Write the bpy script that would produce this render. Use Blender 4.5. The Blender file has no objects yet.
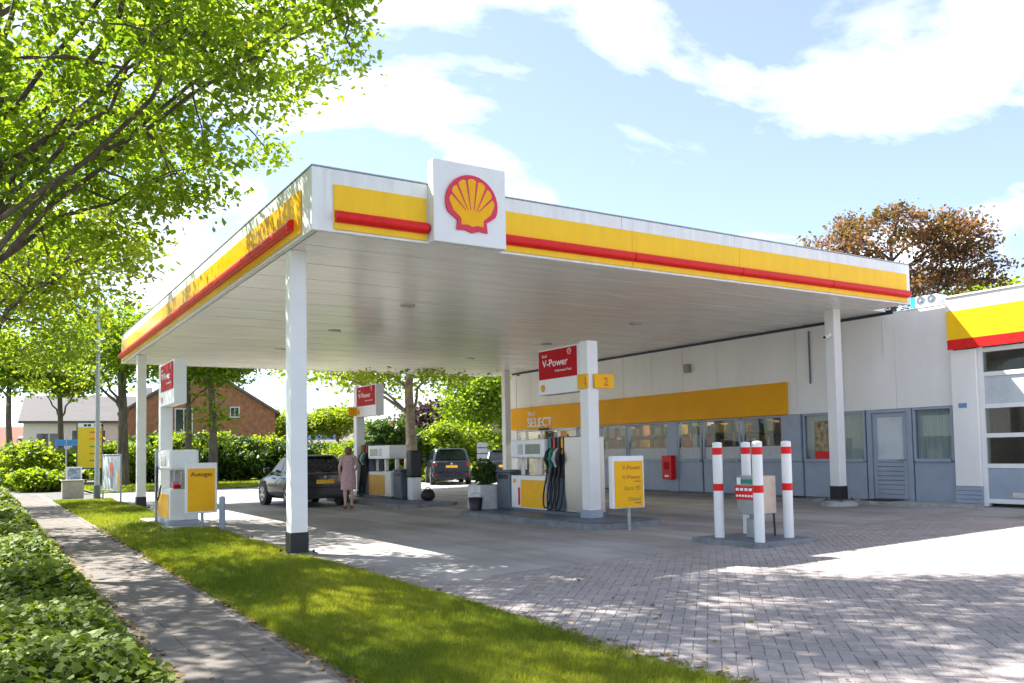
import bpy, bmesh, math, random
import numpy as np
from mathutils import Vector, Matrix
R = math.radians
random.seed(7)
sc = bpy.context.scene
col = sc.collection

# ---------------------------------------------------------------- camera
# World axes: X runs along the canopy's front edge towards the shop, Y along the street; camera stands at the origin.
CAM_H = 1.47
F, PX, PY, YAW, PITCH, ROLL = 849.34, 512.0, 407.0, R(31.92), R(3.012), R(-1.0216)
fw = Vector((math.cos(PITCH)*math.sin(YAW), math.cos(PITCH)*math.cos(YAW), math.sin(PITCH)))
rt = Vector((math.cos(YAW), -math.sin(YAW), 0)); up = rt.cross(fw)
rt2 = rt*math.cos(ROLL)+up*math.sin(ROLL); up2 = up*math.cos(ROLL)-rt*math.sin(ROLL)
cd = bpy.data.cameras.new('camera'); cam = bpy.data.objects.new('camera', cd); col.objects.link(cam)
cam.matrix_world = Matrix(((rt2.x, up2.x, -fw.x, 0), (rt2.y, up2.y, -fw.y, 0), (rt2.z, up2.z, -fw.z, CAM_H), (0, 0, 0, 1)))
cd.sensor_fit = 'HORIZONTAL'; cd.sensor_width = 36.0; cd.lens = F/1024*36.0
cd.shift_y = (PY-341.5)/1024.0
cd.clip_start = 0.05; cd.clip_end = 2000
sc.camera = cam

def ray(px, py):
    return rt2*((px-PX)/F) - up2*((py-PY)/F) + fw
def pix(px, py, dist):
    """point seen at a pixel at a horizontal distance from the camera"""
    d = ray(px, py); t = dist/math.hypot(d.x, d.y)
    return Vector((d.x*t, d.y*t, CAM_H+d.z*t))

# ---------------------------------------------------------------- sky, sun, exposure
SUN = Vector((-0.42, 0.70, 1.0)).normalized()
el = math.asin(SUN.z); az = math.atan2(SUN.x, SUN.y)
w = bpy.data.worlds.new('World'); sc.world = w; w.use_nodes = True
nt = w.node_tree; N = nt.nodes; L = nt.links
for n in list(N): N.remove(n)
out = N.new('ShaderNodeOutputWorld'); bg = N.new('ShaderNodeBackground'); bg.inputs[1].default_value = 0.13
sky = N.new('ShaderNodeTexSky'); sky.sky_type = 'NISHITA'; sky.sun_disc = False
sky.sun_elevation = el; sky.sun_rotation = az; sky.air_density = 0.75; sky.dust_density = 0.4; sky.ozone_density = 2.5
tc = N.new('ShaderNodeTexCoord'); sp = N.new('ShaderNodeSeparateXYZ'); L.new(tc.outputs['Generated'], sp.inputs[0])
ad = N.new('ShaderNodeMath'); ad.operation = 'ADD'; ad.inputs[1].default_value = 0.22; L.new(sp.outputs[2], ad.inputs[0])
mx = N.new('ShaderNodeMath'); mx.operation = 'MAXIMUM'; mx.inputs[1].default_value = 0.05; L.new(ad.outputs[0], mx.inputs[0])
dv = N.new('ShaderNodeVectorMath'); dv.operation = 'DIVIDE'; L.new(tc.outputs['Generated'], dv.inputs[0])
cb = N.new('ShaderNodeCombineXYZ'); [L.new(mx.outputs[0], cb.inputs[i]) for i in range(3)]; L.new(cb.outputs[0], dv.inputs[1])
mp = N.new('ShaderNodeMapping'); mp.inputs['Location'].default_value = (2.6, 6.5, 0.0); mp.inputs['Rotation'].default_value = (0, 0, R(25)); mp.inputs['Scale'].default_value = (1.0, 1.35, 0.0)
L.new(dv.outputs[0], mp.inputs[0])
nz = N.new('ShaderNodeTexNoise'); nz.inputs['Scale'].default_value = 1.55; nz.inputs['Detail'].default_value = 9; nz.inputs['Roughness'].default_value = 0.56; nz.inputs['Distortion'].default_value = 0.25
L.new(mp.outputs[0], nz.inputs['Vector'])
rp = N.new('ShaderNodeValToRGB'); rp.color_ramp.elements[0].position = 0.50; rp.color_ramp.elements[1].position = 0.66
rp.color_ramp.elements[0].color = (0.12, 0.12, 0.12, 1); rp.color_ramp.elements[1].color = (0.95, 0.95, 0.95, 1)
L.new(nz.outputs[0], rp.inputs[0])
mixc = N.new('ShaderNodeMixRGB'); mixc.inputs[2].default_value = (3.7, 3.75, 3.85, 1)
L.new(rp.outputs[0], mixc.inputs[0]); sg = N.new('ShaderNodeMixRGB'); sg.blend_type = 'MULTIPLY'; sg.inputs[0].default_value = 1.0; sg.inputs[2].default_value = (0.54, 0.515, 0.515, 1); L.new(sky.outputs[0], sg.inputs[1]); L.new(sg.outputs[0], mixc.inputs[1]); L.new(mixc.outputs[0], bg.inputs[0]); L.new(bg.outputs[0], out.inputs[0])

sd = bpy.data.lights.new('sun', 'SUN'); sd.energy = 3.9; sd.angle = R(0.53); sd.color = (1.0, 0.95, 0.87)
so = bpy.data.objects.new('sun', sd); col.objects.link(so); so.rotation_euler = (-SUN).to_track_quat('-Z', 'Y').to_euler()
sc.view_settings.view_transform = 'Standard'; sc.view_settings.look = 'None'; sc.view_settings.gamma = 1.0
sc.view_settings.exposure = 2.2; sc.view_settings.use_curve_mapping = False
sc.render.engine = 'CYCLES'; sc.cycles.max_bounces = 8; sc.cycles.diffuse_bounces = 4; sc.cycles.transparent_max_bounces = 8

# ---------------------------------------------------------------- materials
MATS = {}
def mat(name, c, rough=0.5, metal=0.0, var=0.08, scale=6.0, bump=0.0, bscale=60.0, spec=0.5, coat=0.0, dirt=None, coord='Object', stretch=None, det=5):
    if name in MATS: return MATS[name]
    m = bpy.data.materials.new(name); m.use_nodes = True; n = m.node_tree.nodes; l = m.node_tree.links
    b = n['Principled BSDF']; b.inputs['Roughness'].default_value = rough; b.inputs['Metallic'].default_value = metal
    b.inputs['Specular IOR Level'].default_value = spec; b.inputs['Coat Weight'].default_value = coat
    t = n.new('ShaderNodeTexCoord'); src = t.outputs[coord]
    if stretch:
        mpn = n.new('ShaderNodeMapping'); mpn.inputs['Scale'].default_value = stretch; l.new(src, mpn.inputs[0]); src = mpn.outputs[0]
    nn = n.new('ShaderNodeTexNoise'); nn.inputs['Scale'].default_value = scale; nn.inputs['Detail'].default_value = det; nn.inputs['Roughness'].default_value = 0.6
    l.new(src, nn.inputs['Vector'])
    r = n.new('ShaderNodeValToRGB'); lo = tuple(x*(1-2.2*var) for x in c); hi = tuple(min(1, x*(1+2.2*var)) for x in c)
    if dirt: lo = dirt
    r.color_ramp.elements[0].position = 0.28; r.color_ramp.elements[1].position = 0.72
    r.color_ramp.elements[0].color = (*lo, 1); r.color_ramp.elements[1].color = (*hi, 1)
    l.new(nn.outputs[0], r.inputs[0]); l.new(r.outputs[0], b.inputs['Base Color'])
    mr = n.new('ShaderNodeMapRange'); mr.inputs['To Min'].default_value = max(0, rough-0.08); mr.inputs['To Max'].default_value = min(1, rough+0.1)
    l.new(nn.outputs[0], mr.inputs[0]); l.new(mr.outputs[0], b.inputs['Roughness'])
    if bump:
        n2 = n.new('ShaderNodeTexNoise'); n2.inputs['Scale'].default_value = bscale; n2.inputs['Detail'].default_value = 4; l.new(src, n2.inputs['Vector'])
        bp = n.new('ShaderNodeBump'); bp.inputs['Strength'].default_value = bump; bp.inputs['Distance'].default_value = 0.02
        l.new(n2.outputs[0], bp.inputs['Height']); l.new(bp.outputs[0], b.inputs['Normal'])
    MATS[name] = m; return m

def leaf_mat(name, c1, c2, trans=0.5, rough=0.5):
    m = bpy.data.materials.new(name); m.use_nodes = True; n = m.node_tree.nodes; l = m.node_tree.links
    b = n['Principled BSDF']; b.inputs['Roughness'].default_value = rough; b.inputs['Specular IOR Level'].default_value = 0.35
    a = n.new('ShaderNodeAttribute'); a.attribute_name = 'rnd'
    r = n.new('ShaderNodeValToRGB'); r.color_ramp.elements[0].color = (*c1, 1); r.color_ramp.elements[1].color = (*c2, 1)
    l.new(a.outputs['Fac'], r.inputs[0]); l.new(r.outputs[0], b.inputs['Base Color'])
    t = n.new('ShaderNodeBsdfTranslucent'); g = n.new('ShaderNodeMixRGB'); g.blend_type = 'MULTIPLY'; g.inputs[0].default_value = 1; g.inputs[2].default_value = (1.6, 1.55, 0.5, 1)
    l.new(r.outputs[0], g.inputs[1]); l.new(g.outputs[0], t.inputs[0])
    ms = n.new('ShaderNodeMixShader'); ms.inputs[0].default_value = trans
    l.new(b.outputs[0], ms.inputs[1]); l.new(t.outputs[0], ms.inputs[2]); l.new(ms.outputs[0], n['Material Output'].inputs[0])
    MATS[name] = m; return m

def glass_mat(name, tint, rough=0.02):
    m = bpy.data.materials.new(name); m.use_nodes = True; n = m.node_tree.nodes; l = m.node_tree.links
    for q in list(n):
        if q.type == 'BSDF_PRINCIPLED': n.remove(q)
    tr = n.new('ShaderNodeBsdfTransparent'); tr.inputs[0].default_value = (*tint, 1)
    gl = n.new('ShaderNodeBsdfGlossy'); gl.inputs['Roughness'].default_value = rough
    fr = n.new('ShaderNodeFresnel'); ge = n.new('ShaderNodeNewGeometry'); ir = n.new('ShaderNodeMapRange'); ir.inputs['To Min'].default_value = 1.5; ir.inputs['To Max'].default_value = 1/1.5; l.new(ge.outputs['Backfacing'], ir.inputs[0]); l.new(ir.outputs[0], fr.inputs[0])
    ma = n.new('ShaderNodeMath'); ma.operation = 'MULTIPLY_ADD'; ma.inputs[1].default_value = 0.55; ma.inputs[2].default_value = 0.0; l.new(fr.outputs[0], ma.inputs[0])
    mi = n.new('ShaderNodeMixShader'); l.new(ma.outputs[0], mi.inputs[0]); l.new(tr.outputs[0], mi.inputs[1]); l.new(gl.outputs[0], mi.inputs[2])
    l.new(mi.outputs[0], n['Material Output'].inputs[0]); MATS[name] = m; return m

WHITE = mat('white_paint', (0.80, 0.80, 0.79), 0.35, var=0.02, scale=3)
SOFFIT = mat('soffit_white', (0.90, 0.87, 0.835), 0.22, var=0.045, scale=2.2, stretch=(0.3, 2, 1), bump=0.06, bscale=2.5)
FASCIA = mat('fascia_white', (0.79, 0.79, 0.78), 0.4, var=0.05, scale=3.0, stretch=(2.5, 2.5, 0.22), bump=0.12, bscale=1.6)
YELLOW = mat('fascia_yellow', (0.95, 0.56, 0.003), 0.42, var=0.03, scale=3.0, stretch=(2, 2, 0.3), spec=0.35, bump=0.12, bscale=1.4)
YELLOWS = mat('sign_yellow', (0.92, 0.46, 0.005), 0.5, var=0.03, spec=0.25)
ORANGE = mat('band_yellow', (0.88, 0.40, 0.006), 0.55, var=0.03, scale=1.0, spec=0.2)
RED = mat('signal_red', (0.72, 0.010, 0.010), 0.4, var=0.06, spec=0.3)
REDD = mat('sign_red', (0.50, 0.004, 0.012), 0.6, var=0.05, spec=0.15)
MAGRED = mat('emblem_red', (0.70, 0.015, 0.06), 0.35, var=0.04)
BLACK = mat('black_paint', (0.012, 0.012, 0.015), 0.45, var=0.2)
RUBBER = mat('rubber', (0.018, 0.018, 0.019), 0.6, var=0.2)
GREY = mat('blue_grey_paint', (0.31, 0.36, 0.44), 0.42, var=0.05, scale=2)
GREYD = mat('dark_grey_paint', (0.10, 0.125, 0.16), 0.5, var=0.08)
GREYL = mat('light_grey_film', (0.50, 0.51, 0.52), 0.5, var=0.05)
PANEL = mat('wall_panel_white', (0.84, 0.825, 0.80), 0.42, var=0.035, scale=0.9, stretch=(1, 1, 0.35))
STEEL = mat('brushed_steel', (0.36, 0.35, 0.345), 0.33, metal=1.0, var=0.035, scale=3, stretch=(1, 1, 0.3))
GALV = mat('galvanised', (0.36, 0.39, 0.41), 0.45, metal=0.5, var=0.12, scale=20)
CONC = mat('kerb_concrete', (0.20, 0.215, 0.225), 0.8, var=0.16, scale=5, bump=0.3, bscale=80)
CONCL = mat('light_concrete', (0.36, 0.35, 0.33), 0.85, var=0.14, scale=5, bump=0.3, bscale=80)
FORE = mat('forecourt_concrete', (0.34, 0.325, 0.318), 0.72, var=0.14, scale=0.55, bump=0.18, bscale=160, det=12)
def stains(m):
    n = m.node_tree.nodes; l = m.node_tree.links; b = n['Principled BSDF']; src = b.inputs['Base Color'].links[0].from_socket
    t = n.new('ShaderNodeTexCoord'); mp_ = n.new('ShaderNodeMapping'); mp_.inputs['Scale'].default_value = (1.1, 0.09, 1); l.new(t.outputs['Object'], mp_.inputs[0])
    tr = n.new('ShaderNodeTexNoise'); tr.inputs['Scale'].default_value = 1.6; tr.inputs['Detail'].default_value = 6; l.new(mp_.outputs[0], tr.inputs['Vector'])
    r1 = n.new('ShaderNodeValToRGB'); r1.color_ramp.elements[0].position = 0.40; r1.color_ramp.elements[1].position = 0.62; r1.color_ramp.elements[0].color = (0.72, 0.70, 0.68, 1); r1.color_ramp.elements[1].color = (1, 1, 1, 1); l.new(tr.outputs[0], r1.inputs[0])
    sp_ = n.new('ShaderNodeTexNoise'); sp_.inputs['Scale'].default_value = 2.3; sp_.inputs['Detail'].default_value = 5; sp_.inputs['Roughness'].default_value = 0.65; l.new(t.outputs['Object'], sp_.inputs['Vector'])
    r2 = n.new('ShaderNodeValToRGB'); r2.color_ramp.elements[0].position = 0.66; r2.color_ramp.elements[1].position = 0.71; r2.color_ramp.elements[0].color = (1, 1, 1, 1); r2.color_ramp.elements[1].color = (0.55, 0.53, 0.51, 1); l.new(sp_.outputs[0], r2.inputs[0])
    a = n.new('ShaderNodeMixRGB'); a.blend_type = 'MULTIPLY'; a.inputs[0].default_value = 1; l.new(src, a.inputs[1]); l.new(r1.outputs[0], a.inputs[2])
    c = n.new('ShaderNodeMixRGB'); c.blend_type = 'MULTIPLY'; c.inputs[0].default_value = 1; l.new(a.outputs[0], c.inputs[1]); l.new(r2.outputs[0], c.inputs[2]); l.new(c.outputs[0], b.inputs['Base Color'])
stains(FORE)
ASPH = mat('asphalt', (0.10, 0.098, 0.096), 0.85, var=0.16, scale=1.5, bump=0.3, bscale=150, det=10)
SOIL = mat('soil', (0.07, 0.055, 0.035), 0.95, var=0.3, scale=9, bump=0.5, bscale=50)
TURF = mat('turf', (0.10, 0.14, 0.018), 0.95, var=0.3, scale=5, bump=0.5, bscale=90)
SAND = mat('joint_sand', (0.20, 0.185, 0.165), 0.95, var=0.25, scale=8)
BARK = mat('bark', (0.115, 0.09, 0.068), 0.9, var=0.32, scale=7, bump=0.9, bscale=26, stretch=(1, 1, 0.25))
BARKL = mat('bark_pale', (0.27, 0.225, 0.175), 0.9, var=0.25, scale=4, bump=0.6, bscale=16)
GLASS = glass_mat('shop_glass', (0.80, 0.84, 0.83))
CARGLASS = mat('car_glass', (0.012, 0.018, 0.02), 0.08, var=0.1, spec=0.35)
FROST = mat('frosted_glass', (0.52, 0.57, 0.60), 0.28, var=0.05, scale=1.5)
CURTAIN = mat('curtain', (0.56, 0.60, 0.60), 0.85, var=0.06, scale=3, stretch=(1, 6, 0.2))
GREEN = mat('pump_green', (0.0, 0.22, 0.13), 0.4)
TEAL = mat('teal_paint', (0.02, 0.33, 0.42), 0.45)
BEIGE = mat('beige_paint', (0.62, 0.50, 0.40), 0.5, var=0.06)
BOXGREY = mat('box_grey', (0.30, 0.31, 0.31), 0.4, var=0.06)
BROWNTXT = mat('print_brown', (0.48, 0.14, 0.02), 0.6)
OLIVETXT = mat('print_olive', (0.30, 0.33, 0.03), 0.6)
DARKTXT = mat('print_dark', (0.03, 0.028, 0.03), 0.6)
WHITETXT = mat('print_white', (0.92, 0.92, 0.92), 0.5, var=0.01)
ORTXT = mat('print_orange', (0.80, 0.16, 0.02), 0.5)

def brick_mat(name, c1, c2, attr):
    m = bpy.data.materials.new(name); m.use_nodes = True; n = m.node_tree.nodes; l = m.node_tree.links
    b = n['Principled BSDF']; b.inputs['Roughness'].default_value = 0.82; b.inputs['Specular IOR Level'].default_value = 0.3
    if attr:
        a = n.new('ShaderNodeAttribute'); a.attribute_name = 'rnd'; fac = a.outputs['Fac']
    else:
        a = n.new('ShaderNodeObjectInfo'); fac = a.outputs['Random']
    g = n.new('ShaderNodeNewGeometry'); nn = n.new('ShaderNodeTexNoise'); nn.inputs['Scale'].default_value = 0.8; nn.inputs['Detail'].default_value = 8; nn.inputs['Roughness'].default_value = 0.7
    l.new(g.outputs['Position'], nn.inputs['Vector'])
    n3 = n.new('ShaderNodeTexNoise'); n3.inputs['Scale'].default_value = 90; n3.inputs['Detail'].default_value = 3; l.new(g.outputs['Position'], n3.inputs['Vector'])
    ma = n.new('ShaderNodeMath'); ma.operation = 'MULTIPLY_ADD'; ma.inputs[1].default_value = 0.32; l.new(fac, ma.inputs[0])
    mb_ = n.new('ShaderNodeMath'); mb_.operation = 'MULTIPLY_ADD'; mb_.inputs[1].default_value = 1.35; mb_.inputs[2].default_value = -0.32; l.new(nn.outputs[0], mb_.inputs[0])
    l.new(mb_.outputs[0], ma.inputs[2])
    r = n.new('ShaderNodeValToRGB'); r.color_ramp.elements[0].color = (*c1, 1); r.color_ramp.elements[1].color = (*c2, 1)
    l.new(ma.outputs[0], r.inputs[0])
    mm = n.new('ShaderNodeMixRGB'); mm.blend_type = 'OVERLAY'; mm.inputs[0].default_value = 0.45; l.new(r.outputs[0], mm.inputs[1]); l.new(n3.outputs[0], mm.inputs[2]); l.new(mm.outputs[0], b.inputs['Base Color'])
    bp = n.new('ShaderNodeBump'); bp.inputs['Strength'].default_value = 0.35; bp.inputs['Distance'].default_value = 0.01; l.new(n3.outputs[0], bp.inputs['Height']); l.new(bp.outputs[0], b.inputs['Normal'])
    MATS[name] = m; return m
PAV1 = brick_mat('paver', (0.205, 0.182, 0.176), (0.375, 0.338, 0.328), False)
PAV2 = brick_mat('paver_field', (0.205, 0.182, 0.176), (0.375, 0.338, 0.328), True)
TILE1 = brick_mat('path_tile', (0.10, 0.088, 0.078), (0.20, 0.178, 0.158), False)
TILE2 = brick_mat('path_tile_far', (0.10, 0.088, 0.078), (0.20, 0.178, 0.158), True)

# ---------------------------------------------------------------- helpers
def tag(o, label=None, cat=None, group=None, kind=None):
    if label: o['label'] = label
    if cat: o['category'] = cat
    if group: o['group'] = group
    if kind: o['kind'] = kind
    return o
def empty(name, loc=(0, 0, 0), rz=0.0, label=None, cat=None, group=None):
    o = bpy.data.objects.new(name, None); col.objects.link(o); o.location = loc; o.rotation_euler = (0, 0, rz); o.empty_display_size = 0.1
    return tag(o, label, cat, group)
def origin_of(p):
    v = Vector((0, 0, 0))
    while p: v += p.location; p = p.parent
    return v
def link_mesh(name, me, parent=None, world=True):
    """me holds world coordinates when world, else coordinates local to the parent"""
    o = bpy.data.objects.new(name, me); col.objects.link(o)
    if parent:
        o.parent = parent
        if world:
            me.transform(Matrix.Translation(-origin_of(parent)))
    return o

class MB:
    def __init__(s): s.v = []; s.f = []; s.m = []; s.mats = []; s.smooth = []
    def mi(s, m):
        if m not in s.mats: s.mats.append(m)
        return s.mats.index(m)
    def add(s, vs, fs, m, smooth=False):
        k = len(s.v); i = s.mi(m); s.v += [tuple(v) for v in vs]
        for f in fs: s.f.append([a+k for a in f]); s.m.append(i); s.smooth.append(smooth)
    def box(s, x0, x1, y0, y1, z0, z1, m, b=0.0, mtx=None):
        x0, x1 = min(x0, x1), max(x0, x1); y0, y1 = min(y0, y1), max(y0, y1); z0, z1 = min(z0, z1), max(z0, z1)
        b = min(b, 0.45*min(x1-x0, y1-y0, z1-z0))
        if b <= 0:
            vs = [(x, y, z) for z in (z0, z1) for y in (y0, y1) for x in (x0, x1)]
            fs = [(0, 2, 3, 1), (4, 5, 7, 6), (0, 1, 5, 4), (2, 6, 7, 3), (0, 4, 6, 2), (1, 3, 7, 5)]
        else:
            bm = bmesh.new(); bmesh.ops.create_cube(bm, size=1.0)
            for v in bm.verts: v.co = Vector(((x0+x1)/2+v.co.x*(x1-x0), (y0+y1)/2+v.co.y*(y1-y0), (z0+z1)/2+v.co.z*(z1-z0)))
            bmesh.ops.bevel(bm, geom=bm.edges[:], offset=b, segments=1 if b < 0.012 else 2, affect='EDGES', profile=0.5)
            bm.verts.index_update(); vs = [v.co.copy() for v in bm.verts]; fs = [[v.index for v in f.verts] for f in bm.faces]; bm.free()
        if mtx: vs = [mtx @ Vector(v) for v in vs]
        s.add(vs, fs, m)
    def cyl(s, p0, p1, r, m, n=14, r2=None, caps=True):
        p0 = Vector(p0); p1 = Vector(p1); r2 = r if r2 is None else r2
        d = (p1-p0).normalized(); a = d.orthogonal().normalized(); bb = d.cross(a)
        vs = []
        for p, q in ((p0, r), (p1, r2)):
            for k in range(n):
                t = 2*math.pi*k/n; vs.append(p+a*(q*math.cos(t))+bb*(q*math.sin(t)))
        fs = [(k, (k+1) % n, n+(k+1) % n, n+k) for k in range(n)]
        s.add(vs, fs, m, True)
        if caps: s.add(vs, [list(range(n))[::-1], list(range(n, 2*n))], m)
    def tube(s, pts, r, m, n=8, caps=True):
        pts = [Vector(p) for p in pts]; rs = r if isinstance(r, (list, tuple)) else [r]*len(pts); vs = []
        a = None
        for i, p in enumerate(pts):
            d = (pts[min(i+1, len(pts)-1)]-pts[max(i-1, 0)]).normalized()
            a = d.orthogonal().normalized() if a is None else (a-d*a.dot(d)).normalized()
            bb = d.cross(a)
            for k in range(n):
                t = 2*math.pi*k/n; vs.append(p+a*(rs[i]*math.cos(t))+bb*(rs[i]*math.sin(t)))
        fs = [(i*n+k, i*n+(k+1) % n, (i+1)*n+(k+1) % n, (i+1)*n+k) for i in range(len(pts)-1) for k in range(n)]
        s.add(vs, fs, m, True)
        if caps: s.add(vs, [list(range(n))[::-1], [len(vs)-n+k for k in range(n)]], m)
    def lathe(s, c, prof, m, n=20):
        vs = []
        for r_, z in prof:
            for k in range(n):
                t = 2*math.pi*k/n; vs.append((c[0]+r_*math.cos(t), c[1]+r_*math.sin(t), c[2]+z))
        fs = [(i*n+k, i*n+(k+1) % n, (i+1)*n+(k+1) % n, (i+1)*n+k) for i in range(len(prof)-1) for k in range(n)]
        s.add(vs, fs, m, True); s.add(vs, [list(range(n))[::-1], [len(vs)-n+k for k in range(n)]], m)
    def prism(s, poly, o, r, u, depth, m):
        """poly in 2D laid on plane (o, r, u), extruded by depth along its normal r x u"""
        o = Vector(o); r = Vector(r); u = Vector(u); nn = r.cross(u).normalized(); k = len(poly)
        vs = [o+r*a+u*b for a, b in poly]+[o+r*a+u*b+nn*depth for a, b in poly]
        s.add(vs, [list(range(k))[::-1], list(range(k, 2*k))]+[(i, (i+1) % k, k+(i+1) % k, k+i) for i in range(k)], m)
    def build(s, name, parent=None, world=True):
        me = bpy.data.meshes.new(name); me.from_pydata(s.v, [], s.f)
        for m in s.mats: me.materials.append(m)
        me.polygons.foreach_set('material_index', s.m); me.polygons.foreach_set('use_smooth', s.smooth); me.update()
        return link_mesh(name, me, parent, world)

def boxo(name, parent, x0, x1, y0, y1, z0, z1, m, b=0.0, world=True):
    q = MB(); q.box(x0, x1, y0, y1, z0, z1, m, b); return q.build(name, parent, world)
def numpy_mesh(name, V, nper, mats, rnd=None, midx=None):
    """V: (k, nper, 3) array, one polygon of nper corners for each entry"""
    k = V.shape[0]; me = bpy.data.meshes.new(name)
    me.vertices.add(k*nper); me.vertices.foreach_set('co', V.reshape(-1).astype(np.float32))
    me.loops.add(k*nper); me.loops.foreach_set('vertex_index', np.arange(k*nper, dtype=np.int32))
    me.polygons.add(k); me.polygons.foreach_set('loop_start', np.arange(0, k*nper, nper, dtype=np.int32))
    for m in mats: me.materials.append(m)
    me.update(calc_edges=True)
    if rnd is not None:
        a = me.attributes.new('rnd', 'FLOAT', 'POINT'); a.data.foreach_set('value', np.repeat(rnd, nper).astype(np.float32))
    return me
def text(name, parent, s, o, r, u, h, m, align='LEFT', depth=0.004, sx=1.0, bold=0.0):
    cu = bpy.data.curves.new('t', 'FONT'); cu.body = s; cu.size = 1.0; cu.extrude = 0.0; cu.align_x = align; cu.offset = bold; cu.resolution_u = 3
    ob = bpy.data.objects.new('t', cu); col.objects.link(ob); bpy.context.view_layer.update()
    me = bpy.data.meshes.new_from_object(ob.evaluated_get(bpy.context.evaluated_depsgraph_get()))
    bpy.data.objects.remove(ob); bpy.data.curves.remove(cu)
    bm = bmesh.new(); bm.from_mesh(me)
    g = bmesh.ops.extrude_face_region(bm, geom=bm.faces[:]); k = h/0.72
    for e in g['geom']:
        if isinstance(e, bmesh.types.BMVert): e.co.z += depth/k
    r = Vector(r).normalized(); u = Vector(u).normalized(); nn = r.cross(u); o = Vector(o)
    for v in bm.verts: v.co = o+r*(v.co.x*k*sx)+u*(v.co.y*k)+nn*(v.co.z*k)
    bmesh.ops.recalc_face_normals(bm, faces=bm.faces[:]); bm.to_mesh(me); bm.free()
    me.name = name; me.materials.clear(); me.materials.append(m)
    return link_mesh(name, me, parent)

def gz(x, y=0.0):
    """height of the forecourt: it climbs gently from the lawn to the shop"""
    c = min(1, max(0, (x-4)/13.8)); t = min(1, max(0, (y-27)/6.0))
    return 0.15*c*(1-0.6*t)
def drape(name, xs, ys, dz, m, kind='structure', jitter=None):
    vs = [(x, y, gz(x, y)+dz+(jitter(x, y) if jitter else 0)) for y in ys for x in xs]; nx = len(xs)
    fs = [(j*nx+i, j*nx+i+1, (j+1)*nx+i+1, (j+1)*nx+i) for j in range(len(ys)-1) for i in range(nx-1)]
    q = MB(); q.add(vs, fs, m); o = q.build(name); return tag(o, kind=kind)
def lin(a, b, step):
    n = max(1, int(round((b-a)/step))); return [a+(b-a)*i/n for i in range(n+1)]

# ---------------------------------------------------------------- ground
XS = [-400, -60, -20, -4, 1.05, 2.15, 4.05]+lin(5, 17.8, 1.6)+[22, 40, 120, 500]
YS = [-300, -40, -5, 3, 8.75, 13, 20, 27, 28.5, 30, 31.5, 33, 37, 42, 52, 80, 200, 900]
tag(drape('ground', XS, YS, -0.05, ASPH), 'grey asphalt ground spreading out around the filling station', 'ground')
tag(drape('forecourt', lin(3.9, 17.8, 1.6)+[24, 34], [8.4, 13, 20, 27, 28.5, 30, 31.5, 33, 36, 40], -0.004, FORE), 'grey concrete forecourt under the station canopy', 'forecourt')
tag(drape('lawn_verge', [4.05, 10, 17, 30, 60], [40.0, 44, 50, 60], 0.03, TURF), 'green grass verge in front of the far hedge', 'verge')
tag(drape('street_verge', [-12, -4, 1.0], [30, 44, 60, 75], 0.02, TURF), 'grass along the street beyond the ivy', 'verge')

# brick paving in front of the canopy, laid in diagonal herringbone
pav = drape('brick_paving', [3.9]+lin(5, 17.8, 1.6), [0.0, 3, 8.6, 9.7], -0.006, SAND)
tag(pav, 'grey brick paving laid in herringbone in front of the canopy', 'paving')
def chamfer_brick(l_, w_, h_, c):
    x, y = l_/2, w_/2
    base = [(-x, -y, -h_), (x, -y, -h_), (x, y, -h_), (-x, y, -h_)]
    mid = [(-x, -y, -c), (x, -y, -c), (x, y, -c), (-x, y, -c)]
    top = [(-x+c, -y+c, 0), (x-c, -y+c, 0), (x-c, y-c, 0), (-x+c, y-c, 0)]
    fs = [(8, 9, 10, 11)]+[(k, (k+1) % 4, 4+(k+1) % 4, 4+k) for k in range(4)]+[(4+k, 4+(k+1) % 4, 8+(k+1) % 4, 8+k) for k in range(4)]
    return base+mid+top, fs
rng = np.random.default_rng(3)
def lay(name, parent, items, dims, m1, m2, limit, partname, lift=0.002):
    """items: (x, y, rot) of each piece; the ones that show largest become objects, the rest one mesh"""
    vs, fs = chamfer_brick(*dims); V0 = np.array(vs)
    Mi = cam.matrix_world.inverted()
    def vis(it):
        p = Mi @ Vector((it[0], it[1], gz(it[0], it[1])))
        if p.z > -0.5: return 1e9
        ix = PX+F*p.x/-p.z; iy = PY-F*p.y/-p.z
        return -p.z if (-15 < ix < 1040 and iy < 700) else 1e6-p.z
    order = sorted(items, key=vis); near = [i for i in order[:limit] if vis(i) < 1e5]; far = order[len(near):]
    me = bpy.data.meshes.new(partname); me.from_pydata(vs, [], fs); me.materials.append(m1); me.update()
    po = origin_of(parent)
    for it in near:
        o = bpy.data.objects.new(partname, me); col.objects.link(o); o.parent = parent
        o.location = Vector((it[0], it[1], gz(it[0], it[1])+lift+rng.normal(0, 0.0012)))-po
        o.rotation_euler = (rng.normal(0, 0.006), rng.normal(0, 0.006), it[2]+rng.normal(0, 0.008))
    Q = []
    F4 = np.array(fs)
    for it in far:
        c, s_ = math.cos(it[2]+rng.normal(0, 0.008)), math.sin(it[2])
        P = np.empty_like(V0); P[:, 0] = V0[:, 0]*c-V0[:, 1]*s_+it[0]; P[:, 1] = V0[:, 0]*s_+V0[:, 1]*c+it[1]
        tx, ty = rng.normal(0, 0.006, 2)
        P[:, 2] = V0[:, 2]+gz(it[0], it[1])+lift+rng.normal(0, 0.0012)+V0[:, 0]*tx+V0[:, 1]*ty
        Q.append(P[F4])
    if Q:
        Q = np.concatenate(Q); me = numpy_mesh(name, Q, 4, [m2], np.repeat(rng.random(len(far)), len(fs)))
        o = bpy.data.objects.new(name, me); col.objects.link(o); o.parent = parent; o.location = -po; o['kind'] = 'stuff'
items = []
B = 0.1
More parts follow.
